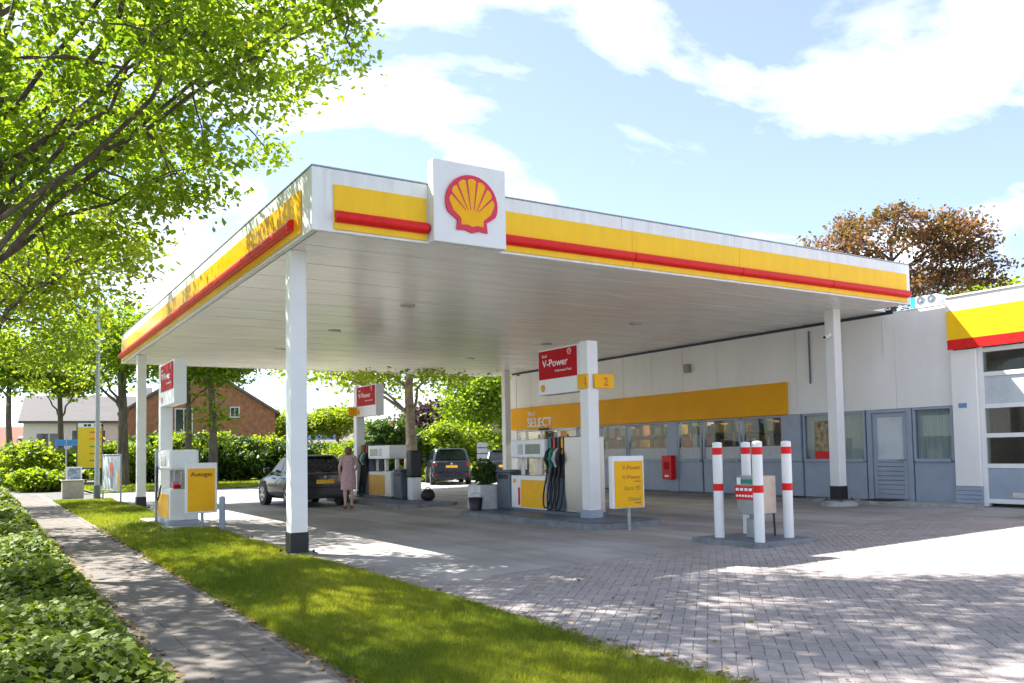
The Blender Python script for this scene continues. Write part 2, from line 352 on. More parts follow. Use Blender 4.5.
for i in range(-300, 300):
    for j in range(-80, 80):
        for (a, b, rr) in ((i+4*j+1.0, i+0.5, 0), (3+i+4*j+0.5, i+1.0, 1)):
            x = (a-b)*B*0.70711+9; y = (a+b)*B*0.70711+4
            if 3.98 < x < 15.5 and 2.2 < y < 8.52+0.085*(x-4): items.append((x, y, R(45)+rr*math.pi/2))
lay('paver_field', pav, items, (2*B-0.005, B-0.005, 0.03, 0.004), PAV1, PAV2, 270, 'paver')
items = [(4.14+0.105*j, 8.56+0.085*(0.14+0.105*j), R(90)+math.atan(0.085)) for j in range(124)]
lay('edge_course_field', pav, items, (2*B-0.004, B-0.005, 0.03, 0.004), PAV1, PAV2, 90, 'edge_paver')

# footpath of square tiles with edging stones
path = tag(drape('footpath', [1.05, 2.15], [0, 10, 20, 30, 42], -0.006, SAND), 'footpath of grey square tiles between the ivy and the lawn', 'path')
items = [(1.20+0.305*i, 2.0+0.305*j, (j*7+i*3) % 4*math.pi/2) for j in range(130) for i in range(3)]
lay('path_tile_field', path, items, (0.302, 0.302, 0.03, 0.003), TILE1, TILE2, 295, 'path_tile', 0.0)
items = [(2.045, 2.0+0.5*j, math.pi/2) for j in range(79)]
lay('edging_field', path, items, (0.494, 0.085, 0.04, 0.006), TILE1, TILE2, 60, 'edging_stone')

# lawn between footpath and forecourt
def lawnz(x, y): return 0.03+0.022*math.sin(x*2.1+y*0.7)+0.015*math.sin(y*1.9-x*3)+0.05*math.sin((x-2.1)/1.9*math.pi)
def lawn_sheet():
    xs = lin(2.1, 3.98, 0.11); ys = lin(0.5, 34, 0.25)
    vs = []
    for y in ys:
        for i, x in enumerate(xs):
            e = i in (0, len(xs)-1); k = 0.04*math.sin(y*5.1+x)+0.03*math.sin(y*11.7)
            vs.append((x+(k if e else 0), y, -0.03 if e else lawnz(x, y)-0.02))
    nx = len(xs); q = MB(); q.add(vs, [(j*nx+i, j*nx+i+1, (j+1)*nx+i+1, (j+1)*nx+i) for j in range(len(ys)-1) for i in range(nx-1)], TURF, True)
    return tag(q.build('lawn'), 'strip of mown lawn between the footpath and the forecourt', 'lawn', kind='structure')
lawn_sheet()
GRASSM = leaf_mat('grass_blade', (0.09, 0.155, 0.012), (0.35, 0.35, 0.035), 0.42, 0.6)
def grass(name, zones, label):
    Vs = []; Rn = []
    for (x0, x1, y0, y1, n, h, wd, zf) in zones:
        x = rng.uniform(x0, x1, n); y = rng.uniform(y0, y1, n)
        pn = 0.5+0.5*np.sin(x*3.7+1.3*np.sin(y*1.1))*np.sin(y*2.3+x*1.7)
        hh = h*(0.55+0.6*rng.random(n))*(0.75+0.5*pn); a = rng.uniform(0, 2*np.pi, n); ln = rng.normal(0, 0.5, (n, 2))*hh[:, None]
        z = zf(x, y)
        V = np.zeros((n, 3, 3)); dx = np.cos(a)*wd/2; dy = np.sin(a)*wd/2
        V[:, 0] = np.stack([x-dx, y-dy, z-0.01], 1); V[:, 1] = np.stack([x+dx, y+dy, z-0.01], 1); V[:, 2] = np.stack([x+ln[:, 0], y+ln[:, 1], z+hh], 1)
        dry = 0.5+0.5*np.sin(x*1.9-y*0.8+2)*np.sin(y*0.55+x)
        Vs.append(V); Rn.append(np.clip(0.12+0.55*dry+rng.normal(0, 0.17, n), 0, 1))
    me = numpy_mesh(name, np.concatenate(Vs), 3, [GRASSM], np.concatenate(Rn))
    o = bpy.data.objects.new(name, me); col.objects.link(o); return tag(o, label, 'grass', kind='stuff')
lz = np.vectorize(lawnz)
lz2 = lambda x, y: lz(x, y)-0.02
flat = lambda x, y: 0*x+0.03
grass('grass', [(2.1, 3.96, 2.0, 9, 120000, 0.05, 0.006, lz2), (2.1, 3.96, 9, 16, 60000, 0.055, 0.009, lz2), (2.1, 3.96, 16, 34, 40000, 0.06, 0.014, lz2),
                (2.06, 2.16, 2, 14, 6000, 0.06, 0.006, lambda x, y: 0*x), (3.90, 4.06, 2, 16, 9000, 0.05, 0.006, lambda x, y: 0*x)], 'short green grass blades covering the lawn strip')
grass('verge_grass', [(4.2, 40, 40, 50, 60000, 0.12, 0.05, flat)], 'sunlit grass blades on the verge before the far hedge')

# ivy bed along the footpath
IVY = leaf_mat('ivy_leaf', (0.035, 0.09, 0.008), (0.25, 0.31, 0.018), 0.35, 0.6)
IVYB = mat('ivy_mound', (0.02, 0.035, 0.010), 0.95, var=0.4, scale=12)  # dark mottled green of the mound under the leaves
def ivyz(x, y):
    e = np.clip((1.0-x)/0.4, 0, 1); e = e*(2-e)
    return e*(0.30+0.07*np.sin(x*2.2+y*1.3)+0.06*np.sin(y*2.9-x*1.1)+0.04*np.sin(y*6.1+x*4.0))
def ivy():
    xs = np.array(lin(-2.5, 1.0, 0.12)); ys = np.array(lin(2.2, 42, 0.2)); X, Y = np.meshgrid(xs, ys)
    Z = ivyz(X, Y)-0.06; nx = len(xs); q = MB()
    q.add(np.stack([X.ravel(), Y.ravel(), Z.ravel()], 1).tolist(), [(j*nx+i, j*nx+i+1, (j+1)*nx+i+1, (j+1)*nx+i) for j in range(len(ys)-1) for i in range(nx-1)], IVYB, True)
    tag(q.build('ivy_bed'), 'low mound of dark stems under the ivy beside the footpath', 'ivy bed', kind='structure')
    Vs = []; Rn = []
    for (y0, y1, n, s0) in ((2.3, 9.0, 34000, 0.048), (9, 16, 20000, 0.06), (16, 42, 22000, 0.09)):
        x = rng.uniform(-2.2, 1.02, n)+rng.normal(0, 0.03, n); y = rng.uniform(y0, y1, n); z = ivyz(x, y)+rng.normal(0.0, 0.035, n)
        z = np.maximum(z, 0.015)
        s = s0*(0.6+0.8*rng.random(n)); a = rng.uniform(0, 2*np.pi, n)
        nx_ = rng.normal(0, 0.45, n); ny_ = rng.normal(-0.15, 0.45, n); nn = np.stack([nx_, ny_, np.ones(n)], 1); nn /= np.linalg.norm(nn, axis=1)[:, None]
        t = np.stack([np.cos(a), np.sin(a), 0*a], 1); t -= nn*(t*nn).sum(1)[:, None]; t /= np.linalg.norm(t, axis=1)[:, None]; b_ = np.cross(nn, t)
        P = np.stack([x, y, z], 1)
        sh = [(-0.45, 0), (-0.38, 0.42), (0.02, 0.34), (0.16, 0.52), (0.32, 0.2), (0.62, 0.0), (0.32, -0.2), (0.16, -0.52), (0.02, -0.34), (-0.38, -0.42)]
        V = np.stack([P+t*(u_*s)[:, None]+b_*(v_*s)[:, None]-nn*(abs(v_)*0.25*s)[:, None] for u_, v_ in sh], 1)
        pt = 0.5+0.5*np.sin(x*3.1+y*1.2)*np.sin(y*2.1-x)
        Vs.append(V); Rn.append(np.clip(0.12+0.25*pt+rng.gamma(1.3, 0.16, n), 0, 1))
    me = numpy_mesh('ivy', np.concatenate(Vs), 10, [IVY], np.concatenate(Rn)); o = bpy.data.objects.new('ivy', me); col.objects.link(o)
    tag(o, 'glossy green ivy leaves covering the bed left of the footpath', 'ivy', kind='stuff')
ivy()


# fallen leaves along the path and lawn edges
LITTER = leaf_mat('dry_leaf', (0.10, 0.055, 0.02), (0.34, 0.24, 0.09), 0.2, 0.8)
def litter():
    n = 2600; t = rng.random(n); x = np.where(t < .38, rng.normal(1.06, .06, n), np.where(t < .70, rng.normal(2.08, .05, n), np.where(t < .97, rng.normal(4.05, .07, n), rng.uniform(1.0, 6.0, n))))
    y = 2.5+rng.random(n)**1.4*18; y = np.where(t >= .97, rng.uniform(2.5, 8.5, n), y)
    z = np.array([gz(a, b) for a, b in zip(x, y)])+0.012; a = rng.uniform(0, 6.28, n); s_ = .018+.022*rng.random(n)
    d = np.stack([np.cos(a), np.sin(a), rng.normal(0, .25, n)], 1)*s_[:, None]; e = np.stack([-np.sin(a), np.cos(a), rng.normal(0, .25, n)], 1)*s_[:, None]*.6
    P = np.stack([x, y, z], 1); me = numpy_mesh('leaf_litter', np.stack([P-d, P+e, P+d, P-e], 1), 4, [LITTER], rng.random(n))
    o = bpy.data.objects.new('leaf_litter', me); col.objects.link(o); tag(o, 'dry brown leaves scattered along the path and lawn edges', 'leaf litter', kind='stuff')
litter()
# ---------------------------------------------------------------- emblem (scallop shell)
def shell_shapes(s):
    a = lambda d, r_: (r_*math.cos(R(d)), r_*math.sin(R(d))*0.98)
    outer = [a(d, 0.445) for d in range(-14, 195, 8)]+[(-0.405, -0.16), (-0.30, -0.235), (-0.245, -0.265), (-0.265, -0.415), (-0.12, -0.405), (0, -0.44), (0.12, -0.405), (0.265, -0.415), (0.245, -0.265), (0.30, -0.235), (0.405, -0.16)]
    inner = []
    for k in range(7):
        for t in (0.14, 0.32, 0.5, 0.68, 0.86):
            d = -8+196*(k+t)/7; inner.append(a(d, 0.356+0.03*math.sin(math.pi*t)))
    inner += [(-0.32, -0.13), (-0.19, -0.235), (-0.19, -0.335), (-0.08, -0.325), (0, -0.35), (0.08, -0.325), (0.19, -0.335), (0.19, -0.235), (0.32, -0.13)]
    rays = []
    for k in range(1, 7):
        d = -8+196*k/7; ux, uy = math.cos(R(d)), math.sin(R(d))*0.98; tip = (0.10*ux*1.1, -0.12+0.02*uy)
        e = (0.375*ux, 0.375*uy); nx, ny = -(e[1]-tip[1]), e[0]-tip[0]; q = math.hypot(nx, ny); nx /= q; ny /= q
        rays.append([(tip[0]-nx*0.004, tip[1]-ny*0.004), (e[0]-nx*0.017, e[1]-ny*0.017), (e[0]+nx*0.017, e[1]+ny*0.017), (tip[0]+nx*0.004, tip[1]+ny*0.004)][::-1])
    sc_ = lambda p: [(x*s, y*s) for x, y in p]
    return sc_(outer), sc_(inner), [sc_(r_) for r_ in rays]
def emblem(parent, o, r, u, s, m1, m2, deep=0.03):
    ou, inn, rays = shell_shapes(s); nn = Vector(r).cross(Vector(u)).normalized(); o = Vector(o)
    q = MB(); q.prism(ou, o, r, u, deep, m1); q.prism(inn, o+nn*deep*0.5, r, u, deep*0.5+0.006*s, m2)
    for ry in rays: q.prism(ry, o+nn*deep*0.6, r, u, deep*0.4+0.010*s, m1)
    return q.build('emblem', parent)

# ---------------------------------------------------------------- canopy
can = empty('station_canopy', (4.0, 12.56, 0), label='large flat filling station canopy with white soffit and yellow and red fascia', cat='canopy')
ZS = 4.57
boxo('roof_deck', can, 3.95, 17.30, 11.30, 29.95, 4.62, 5.36, FASCIA); boxo('roof_link', can, 17.39, 17.84, 12.1, 29.9, 4.60, 4.95, FASCIA)
yy = lin(11.27, 29.98, 0.4)
for a, b in zip(yy[:-1], yy[1:]):
    boxo('soffit_panel', can, 3.90, 17.33 if a < 12 else 17.82, a+0.005, b-0.005, ZS+0.002*((int(a*10) % 3)-1), ZS+0.03, SOFFIT)
# front fascia
fx = lin(3.78, 17.42, 2.728)
for a, b in zip(fx[:-1], fx[1:]):
    boxo('fascia_board', can, a+0.003, b-0.003, 11.17, 11.25, 4.56, 5.45, FASCIA, 0.006)
def stripe(x0, x1):
    n = max(1, round((x1-x0)/2.6)); xs = lin(x0, x1, (x1-x0)/n)
    for a, b in zip(xs[:-1], xs[1:]):
        boxo('fascia_stripe', can, a+0.002, b-0.002, 11.145, 11.168, 4.60, 5.23, YELLOW, 0.004)
        q = MB(); q.cyl((a+0.01, 11.125, 4.775), (b-0.01, 11.125, 4.775), 0.082, RED, 20); q.cyl((b-0.012, 11.125, 4.775), (b+0.012, 11.125, 4.775), 0.07, REDD, 20); q.build('light_bar', can)
stripe(4.09, 5.52); stripe(6.83, 17.27)
# left fascia along the street
fy = lin(11.255, 30.05, 2.35)
for a, b in zip(fy[:-1], fy[1:]):
    boxo('fascia_board', can, 3.79, 3.87, a+0.003, b-0.003, 4.56, 5.45, FASCIA, 0.006)
fy = lin(11.62, 30.0, 2.3)
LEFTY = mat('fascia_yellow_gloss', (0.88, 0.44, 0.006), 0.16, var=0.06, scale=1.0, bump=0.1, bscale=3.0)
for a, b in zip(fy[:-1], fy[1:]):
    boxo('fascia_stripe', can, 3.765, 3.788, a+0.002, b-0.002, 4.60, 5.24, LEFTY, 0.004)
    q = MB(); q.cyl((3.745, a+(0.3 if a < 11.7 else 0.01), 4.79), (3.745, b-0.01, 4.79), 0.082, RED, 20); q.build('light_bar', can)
for (x0, x1, y0, y1) in ((3.79, 17.38, 30.06, 30.13), (17.31, 17.38, 11.255, 30.05)):
    boxo('fascia_board', can, x0, x1, y0, y1, 4.56 if x0 < 10 else 4.605, 5.45, FASCIA, 0.006)
boxo('added_shade_strip', can, 17.31, 17.42, 11.3, 12.0, 5.456, 5.485, FASCIA); boxo('added_shade_strip', can, 17.31, 17.42, 12.003, 30.0, 5.456, 5.55, FASCIA)  # unseen strips added to keep sun off the top of the shop wall
for (x0, x1, y0, y1) in ((3.78, 17.39, 11.16, 11.24), (3.78, 3.86, 11.245, 30.1)):
    boxo('roof_trim', can, x0, x1, y0, y1, 5.453, 5.475, GALV, 0.004)
lb = boxo('logo_board', can, 5.55, 6.79, 10.98, 11.165, 4.57, 5.80, WHITE, 0.012)
emblem(lb, (6.18, 10.978, 5.19), (1, 0, 0), (0, 0, 1), 1.0, MAGRED, YELLOWS)
for (x, y) in ((7.5, 16.1), (7.4, 20.2), (7.3, 24.4), (13.6, 16.0), (13.8, 20.2), (13.6, 24.4)):
    q = MB(); q.lathe((x, y, ZS-0.035), [(0.02, 0), (0.15, 0.004), (0.16, 0.02), (0.16, 0.036)], mat('lamp_ring', (0.55, 0.52, 0.48), 0.4), 20); q.build('downlight', can)
HW = 0.125
for (x, y, zb) in ((4.0, 12.56, 0.02), (4.0, 27.4, 0.02), (16.4, 12.45, 0.26), (16.9, 27.55, 0.12)):
    c = boxo('column', can, x-HW, x+HW, y-HW, y+HW, zb+0.30, ZS-0.002, WHITE, 0.012)
    boxo('base_sleeve', c, x-HW-0.012, x+HW+0.012, y-HW-0.012, y+HW+0.012, zb, zb+0.31, BLACK, 0.008)
    q = MB(); q.box(x-0.24, x+0.24, y-0.24, y+0.24, zb-0.06, zb+0.012, GREYD, 0.006)
    for dx in (-0.19, 0.19):
        for dy in (-0.19, 0.19): q.cyl((x+dx, y+dy, zb), (x+dx, y+dy, zb+0.05), 0.018, BLACK, 8)
    q.build('base_plate', c)
fo = MB(); fo.lathe((16.4, 12.45, 0.0), [(0.42, 0.1), (0.38, 0.2), (0.28, 0.245)], CONCL, 18); tag(fo.build('column_footing'), 'rough concrete footing under the canopy column beside the shop door', 'footing')
cc = empty('security_camera', (16.2, 12.45, 3.98), label='small white security camera on the canopy column by the shop', cat='camera')
q = MB(); q.box(16.2, 16.275, 12.40, 12.50, 3.94, 4.02, WHITE, 0.01); q.cyl((16.23, 12.45, 3.98), (16.1, 12.40, 3.95), 0.018, GALV); q.build('bracket', cc)
q = MB(); q.cyl((16.16, 12.42, 3.95), (15.95, 12.33, 3.90), 0.042, WHITE, 14); q.cyl((15.955, 12.332, 3.901), (15.93, 12.32, 3.896), 0.03, BLACK, 12); q.build('housing', cc)

# ---------------------------------------------------------------- shop building
WX = 17.85
shop = empty('shop_building', (WX, 19.6, 0.15), label='long white panelled station shop with yellow band and grey window strip', cat='building')
pj = lin(10.50, 28.70, 1.42)
for a, b in zip(pj[:-1], pj[1:]):
    boxo('wall_panel', shop, WX, WX+0.05, a+0.004, b-0.004, 2.305, 4.50 if a > 11.5 else 4.525, PANEL, 0.005)
boxo('wall_core', shop, WX+0.055, WX+0.25, 10.50, 28.70, 2.32, 4.39, GREYD)
boxo('roof_gap', shop, WX+0.06, WX+0.24, 11.95, 28.70, 4.395, 4.62, BLACK)
boxo('roof_slab', shop, WX+0.26, 27.0, 10.48, 28.70, 4.36, 4.56, CONC)
boxo('coping', shop, WX-0.01, WX+0.26, 10.50, 11.9, 4.528, 4.545, WHITE, 0.004)
boxo('end_wall', shop, WX+0.26, 27.0, 28.72, 28.95, 0.0, 4.56, PANEL)
boxo('end_post', shop, WX-0.02, WX+0.25, 28.30, 28.74, 0.05, 4.39, PANEL, 0.006)
boxo('back_wall', shop, 24.0, 24.2, 10.6, 28.7, 0.0, 4.35, mat('inner_wall', (0.13, 0.11, 0.09), 0.8))
boxo('inner_floor', shop, WX+0.26, 24.0, 10.6, 28.7, 0.05, 0.16, mat('inner_floor', (0.25, 0.24, 0.22), 0.3))
boxo('inner_ceiling', shop, WX+0.26, 24.0, 10.6, 28.7, 2.85, 2.95, mat('inner_ceiling', (0.2, 0.2, 0.19), 0.8))
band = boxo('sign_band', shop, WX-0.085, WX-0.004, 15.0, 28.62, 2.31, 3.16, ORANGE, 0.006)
text('lettering', band, 'SELECT', (WX-0.087, 27.42, 2.40), (0, -1, 0), (0, 0, 1), 0.34, WHITETXT, depth=0.02, sx=1.12, bold=0.022)
text('small_lettering', band, 'Shell', (WX-0.087, 27.36, 2.82), (0, -1, 0), (0, 0, 1), 0.17, WHITETXT, depth=0.01, sx=1.1, bold=0.014)
q = MB(); q.box(WX-0.12, WX-0.09, 25.95, 26.6, 2.25, 2.33, BLACK); q.build('door_sensor', shop)

def window(y0, y1, z0=1.10, z1=2.30, film=True, pane=None, apron=True):
    f = MB(); t = 0.055; x0, x1 = WX-0.012, WX+0.09
    f.box(x0, x1, y0, y0+t, z0, z1, GREY, 0.004); f.box(x0, x1, y1-t, y1, z0, z1, GREY, 0.004)
    f.box(x0, x1, y0+t, y1-t, z1-t, z1, GREY, 0.004); f.box(x0-0.04, x1, y0+t, y1-t, z0-0.02, z0+t, GREY, 0.004)
    wnd = f.build('window', shop)
    boxo('pane', wnd, WX+0.035, WX+0.045, y0+t, y1-t, z0+t, z1-t, pane or GLASS)
    if film: boxo('film', wnd, WX+0.028, WX+0.032, y0+t+0.003, y1-t-0.003, z0+t+0.003, 1.50, GREYL)
    if apron: boxo('apron_panel', shop, WX+0.005, WX+0.10, y0+0.003, y1-0.003, 0.20, z0-0.025, GREY, 0.005)
    return wnd
WIN = [(22.95, 24.35), (21.60, 22.90), (19.62, 21.55), (18.20, 19.20), (16.68, 18.14), (15.20, 16.62)]
for a, b in WIN: window(a, b)
boxo('pier', shop, WX-0.02, WX+0.2, 19.205, 19.615, 0.18, 2.30, GREY, 0.006)
boxo('pier', shop, WX-0.06, WX+0.2, 14.60, 15.195, 1.085, 2.30, GREY, 0.008)
boxo('apron_panel', shop, WX-0.02, WX+0.1, 14.60, 15.195, 0.20, 1.08, GREY, 0.005)
wc = window(12.75, 13.62, film=False, pane=None); wp = window(13.68, 14.56, film=False)
boxo('curtain', wc, WX+0.12, WX+0.13, 12.8, 13.6, 1.12, 2.28, CURTAIN); boxo('blind', wp, WX+0.12, WX+0.13, 13.7, 14.54, 1.12, 2.28, CURTAIN)
wr = window(10.58, 11.52, film=False)
q = MB()
for k in range(26):
    y = 10.62+k*0.034; q.box(WX+0.11+0.012*(k % 2), WX+0.118+0.012*(k % 2), y, y+0.036, 1.12, 2.28, CURTAIN)
q.build('curtain', wr)
boxo('jamb', shop, WX-0.015, WX+0.12, 10.50, 10.575, 0.20, 2.30, GREY, 0.004)
# poster in the small window
q = MB(); q.box(WX+0.02, WX+0.03, 13.80, 14.22, 1.14, 2.1, mat('poster_print', (0.30, 0.24, 0.13), 0.5, var=0.42, scale=7)); q.box(WX+0.012, WX+0.019, 13.80, 14.22, 1.14, 1.34, RED); q.build('poster', wp)
# entrance: framed glass doors under the lettering
ent = MB()
for y in (28.22, 27.66, 26.62, 25.5, 24.42): ent.box(WX-0.01, WX+0.09, y-0.04, y+0.04, 0.17, 2.30, mat('door_alu', (0.55, 0.56, 0.57), 0.4, metal=0.3), 0.004)
for a, b in ((24.46, 25.46), (25.54, 26.58), (26.66, 27.62), (27.70, 28.18)):
    ent.box(WX, WX+0.08, a, b, 2.22, 2.30, MATS['door_alu'], 0.004); ent.box(WX, WX+0.08, a, b, 0.17, 0.27, MATS['door_alu'], 0.004)
eo = ent.build('entrance', shop)
for a, b in ((24.46, 25.46), (25.54, 26.58), (26.66, 27.62), (27.70, 28.18)):
    boxo('pane', eo, WX+0.035, WX+0.045, a, b, 0.27, 2.22, GLASS)
q = MB(); q.box(WX+0.02, WX+0.03, 26.75, 27.25, 1.25, 1.95, WHITETXT); q.box(WX+0.012, WX+0.018, 26.85, 27.1, 1.45, 1.8, GREEN); q.build('notice', eo)
# grey louvred side door
dr = MB(); dr.box(WX-0.02, WX+0.1, 12.58, 12.70, 0.19, 2.30, GREY, 0.005); dr.box(WX-0.02, WX+0.1, 11.55, 11.67, 0.19, 2.30, GREY, 0.005); dr.box(WX-0.02, WX+0.1, 11.67, 12.58, 2.22, 2.30, GREY, 0.005)
df = dr.build('door_frame', shop)
lf = MB(); lf.box(WX+0.01, WX+0.06, 11.69, 11.79, 0.22, 2.21, GREY, 0.004); lf.box(WX+0.01, WX+0.06, 12.46, 12.56, 0.22, 2.21, GREY, 0.004)
lf.box(WX+0.01, WX+0.06, 11.79, 12.46, 2.12, 2.21, GREY, 0.004); lf.box(WX+0.01, WX+0.06, 11.79, 12.46, 1.08, 1.14, GREY, 0.004)
dl = lf.build('door', shop)
for k in range(8):
    z = 0.23+k*0.106; q = MB(); q.box(WX+0.004, WX+0.05, 11.792, 12.458, z, z+0.098, GREY, 0.012); q.build('slat', dl)
boxo('pane', dl, WX+0.035, WX+0.045, 11.79, 12.46, 1.14, 2.12, FROST)
q = MB(); q.cyl((WX+0.01, 11.74, 1.12), (WX-0.05, 11.74, 1.12), 0.012, STEEL, 8); q.cyl((WX-0.05, 11.74, 1.12), (WX-0.05, 11.86, 1.12), 0.011, STEEL, 8); q.build('handle', dl)
# plinth, lamp, pipes
for a, b in ((15.2, 24.36), (12.72, 14.56), (10.5, 11.54)): boxo('plinth', shop, WX-0.005, WX+0.12, a, b, 0.02, 0.195, GREYD, 0.004)
boxo('wall_lamp', shop, WX-0.12, WX, 18.53, 18.75, 3.73, 3.98, mat('lamp_box', (0.33, 0.29, 0.22), 0.5), 0.01)
q = MB(); q.cyl((WX-0.035, 14.25, 3.06), (WX-0.035, 14.25, 4.4), 0.022, GREYD, 8); q.build('pipe', shop)
q = MB(); q.cyl((WX-0.02, 12.15, 3.5), (WX-0.02, 12.15, 4.39), 0.012, WHITE, 8); q.build('pipe', shop)
# fire cabinet on the wall
fb = empty('fire_cabinet', (WX, 19.5, 0.55), label='red wall cabinet fixed under the shop windows', cat='cabinet')
boxo('cabinet', fb, WX-0.20, WX-0.022, 19.30, 19.72, 0.55, 1.27, RED, 0.015)
boxo('dark_window', fb, WX-0.206, WX-0.2, 19.40, 19.62, 0.85, 1.08, REDD); boxo('label', fb, WX-0.206, WX-0.2, 19.42, 19.60, 0.62, 0.68, WHITETXT)
# kerb strip in front of the side door
kb = MB()
for a in range(5): kb.box(17.05, 17.845, 9.95+a*0.75, 10.692+a*0.75, 0.02, 0.205, CONCL, 0.012)
tag(kb.build('door_step'), 'low concrete step along the shop front by the grey side door', 'step', kind='structure')
boxo('door_mat', None, 17.2, 17.8, 11.75, 12.5, 0.21, 0.222, RUBBER); tag(bpy.data.objects['door_mat'], 'black rubber mat in front of the grey side door', 'mat')
# roof air conditioner
ac = empty('air_conditioner', (18.3, 11.1, 4.58), label='white air conditioning unit on the shop roof beside the canopy', cat='air conditioner')
boxo('casing', ac, 18.1, 18.5, 10.96, 11.50, 4.60, 4.84, WHITE, 0.015)
q = MB()
for y in (11.10, 11.36):
    q.cyl((18.099, y, 4.74), (18.088, y, 4.74), 0.10, GREYD, 20); q.cyl((18.09, y, 4.74), (18.08, y, 4.74), 0.035, GALV, 12)
q.build('fan_grille', ac); boxo('side_panel', ac, 18.1, 18.5, 11.503, 11.62, 4.60, 4.84, TEAL, 0.004)
for y in (10.95, 11.55): boxo('foot', ac, 18.1, 18.5, y, y+0.06, 4.56, 4.60, GALV)
LIT = bpy.data.materials.new('lit_tube'); LIT.use_nodes = True; LIT.node_tree.nodes['Principled BSDF'].inputs['Emission Color'].default_value = (1.0, 0.86, 0.66, 1); LIT.node_tree.nodes['Principled BSDF'].inputs['Emission Strength'].default_value = 16.0
for k in range(6):
    y = 15.9+2.2*k; q = MB(); q.box(19.2, 19.35, y-0.7, y+0.7, 2.80, 2.848, LIT); q.build('ceiling_lamp', shop)
# interior shelves with goods
GOODS = [mat('goods_%d' % i, c, 0.5) for i, c in enumerate(((0.5, 0.05, 0.03), (0.6, 0.33, 0.03), (0.06, 0.16, 0.05), (0.55, 0.45, 0.3), (0.03, 0.07, 0.18), (0.4, 0.15, 0.04), (0.05, 0.04, 0.035), (0.10, 0.06, 0.03)))]
WOODS = mat('shelf_wood', (0.28, 0.19, 0.11), 0.6)
desc = ['beside the entrance', 'behind the first wide window', 'behind the middle window', 'left of the grey pier', 'right of the grey pier', 'behind the last two windows', 'at the end of the yellow band']
for k, y in enumerate((26.9, 24.0, 22.2, 20.4, 18.6, 17.0, 15.6)):
    s_ = empty('shop_shelf', (18.6, y, 0.16), label='shop shelf filled with packets ' + desc[k], cat='shelf', group='shelves inside the shop')
    q = MB(); q.box(18.4, 18.8, y-0.78, y+0.78, 0.16, 0.26, WOODS); q.box(18.76, 18.8, y-0.78, y+0.78, 0.26, 2.1, WOODS)
    for z in (0.7, 1.12, 1.50, 1.90): q.box(18.4, 18.755, y-0.78, y+0.78, z, z+0.03, WOODS)
    q.build('rack', s_)
    for z in (1.532, 1.932):
        a = y-0.76
        while a < y+0.6:
            ww = random.uniform(0.08, 0.2); hh = random.uniform(0.18, 0.33)
            boxo('packet', s_, 18.42, 18.7, a, a+ww-0.01, z+0.002, z+hh, random.choice(GOODS)); a += ww
q = empty('display_sign', (18.2, 18.75, 1.12), label='pale arched display card standing inside the window right of the grey pier', cat='card')
arch = [(-0.17, 0), (0.17, 0), (0.17, 0.62)]+[(0.17*math.cos(R(t)), 0.62+0.17*math.sin(R(t))) for t in range(20, 161, 20)]+[(-0.17, 0.62)]
m_ = MB(); m_.prism(arch, (18.2, 18.75, 1.12), (0, -1, 0), (0, 0, 1), 0.01, mat('card', (0.6, 0.6, 0.62), 0.6)); m_.build('card', q)
boxo('ledge', q, 18.12, 18.4, 18.35, 19.15, 1.08, 1.115, WOODS)

# ---------------------------------------------------------------- garage
ga = empty('garage_building', (17.75, 8.0, 0.15), label='sunlit white garage with yellow and red fascia and glazed door', cat='garage')
boxo('pier', ga, 17.68, 18.1, 9.93, 10.48, 0.57, 3.47, PANEL, 0.008)
q = MB()
for k in range(5): q.box(17.67, 18.1, 9.92, 10.485, 0.12+k*0.09, 0.12+k*0.09+0.084, GREY, 0.004)
q.build('pier_base', ga)
boxo('fascia_core', ga, 17.60, 18.1, 3.0, 10.49, 3.5, 4.60, FASCIA)
boxo('fascia_stripe', ga, 17.575, 17.598, 3.0, 10.47, 3.69, 4.30, YELLOW, 0.003); boxo('fascia_stripe', ga, 17.57, 17.598, 3.0, 10.47, 3.48, 3.685, RED, 0.003)
boxo('fascia_top', ga, 17.575, 17.598, 3.0, 10.47, 4.305, 4.60, WHITE, 0.003); boxo('coping', ga, 17.55, 18.12, 3.0, 10.49, 4.603, 4.64, WHITE, 0.004)
boxo('roof', ga, 18.12, 27, 3.0, 10.48, 4.4, 4.58, CONC); boxo('wall', ga, 17.68, 18.1, 3.0, 6.3, 0.1, 3.47, PANEL)
boxo('back_wall', ga, 25.0, 25.2, 3.0, 10.4, 0.05, 4.4, BEIGE); boxo('side_wall', ga, 18.12, 25, 10.3, 10.45, 0.05, 4.4, BEIGE); boxo('side_wall', ga, 18.12, 25, 3.0, 3.2, 0.05, 4.4, BEIGE)
boxo('floor', ga, 17.7, 25, 3.2, 10.3, 0.08, 0.155, CONC)
gd = MB(); gd.box(17.74, 17.86, 9.83, 9.925, 0.16, 3.49, WHITE, 0.006); gd.box(17.74, 17.86, 6.3, 6.39, 0.16, 3.49, WHITE, 0.006)
for z in (0.27, 1.0, 1.63, 2.24, 2.91, 3.42): gd.box(17.76, 17.84, 6.39, 9.83, z-0.045, z+0.045, WHITE, 0.005)
for y in (8.7, 7.55):
    for a, b in zip((1.045, 1.675, 2.285, 2.955), (1.585, 2.195, 2.865, 3.375)): gd.box(17.77, 17.83, y-0.03, y+0.03, a, b, WHITE, 0.004)
g_ = gd.build('sectional_door', ga)
ys_ = (9.83, 8.73, 8.67, 7.58, 7.52, 6.39)
for k, (a, b) in enumerate(zip((1.045, 1.675, 2.285, 2.955), (1.585, 2.195, 2.865, 3.375))):
    for i in range(3):
        boxo('pane', g_, 17.795, 17.803, ys_[2*i+1], ys_[2*i], a, b, FROST if k == 2 else GLASS)
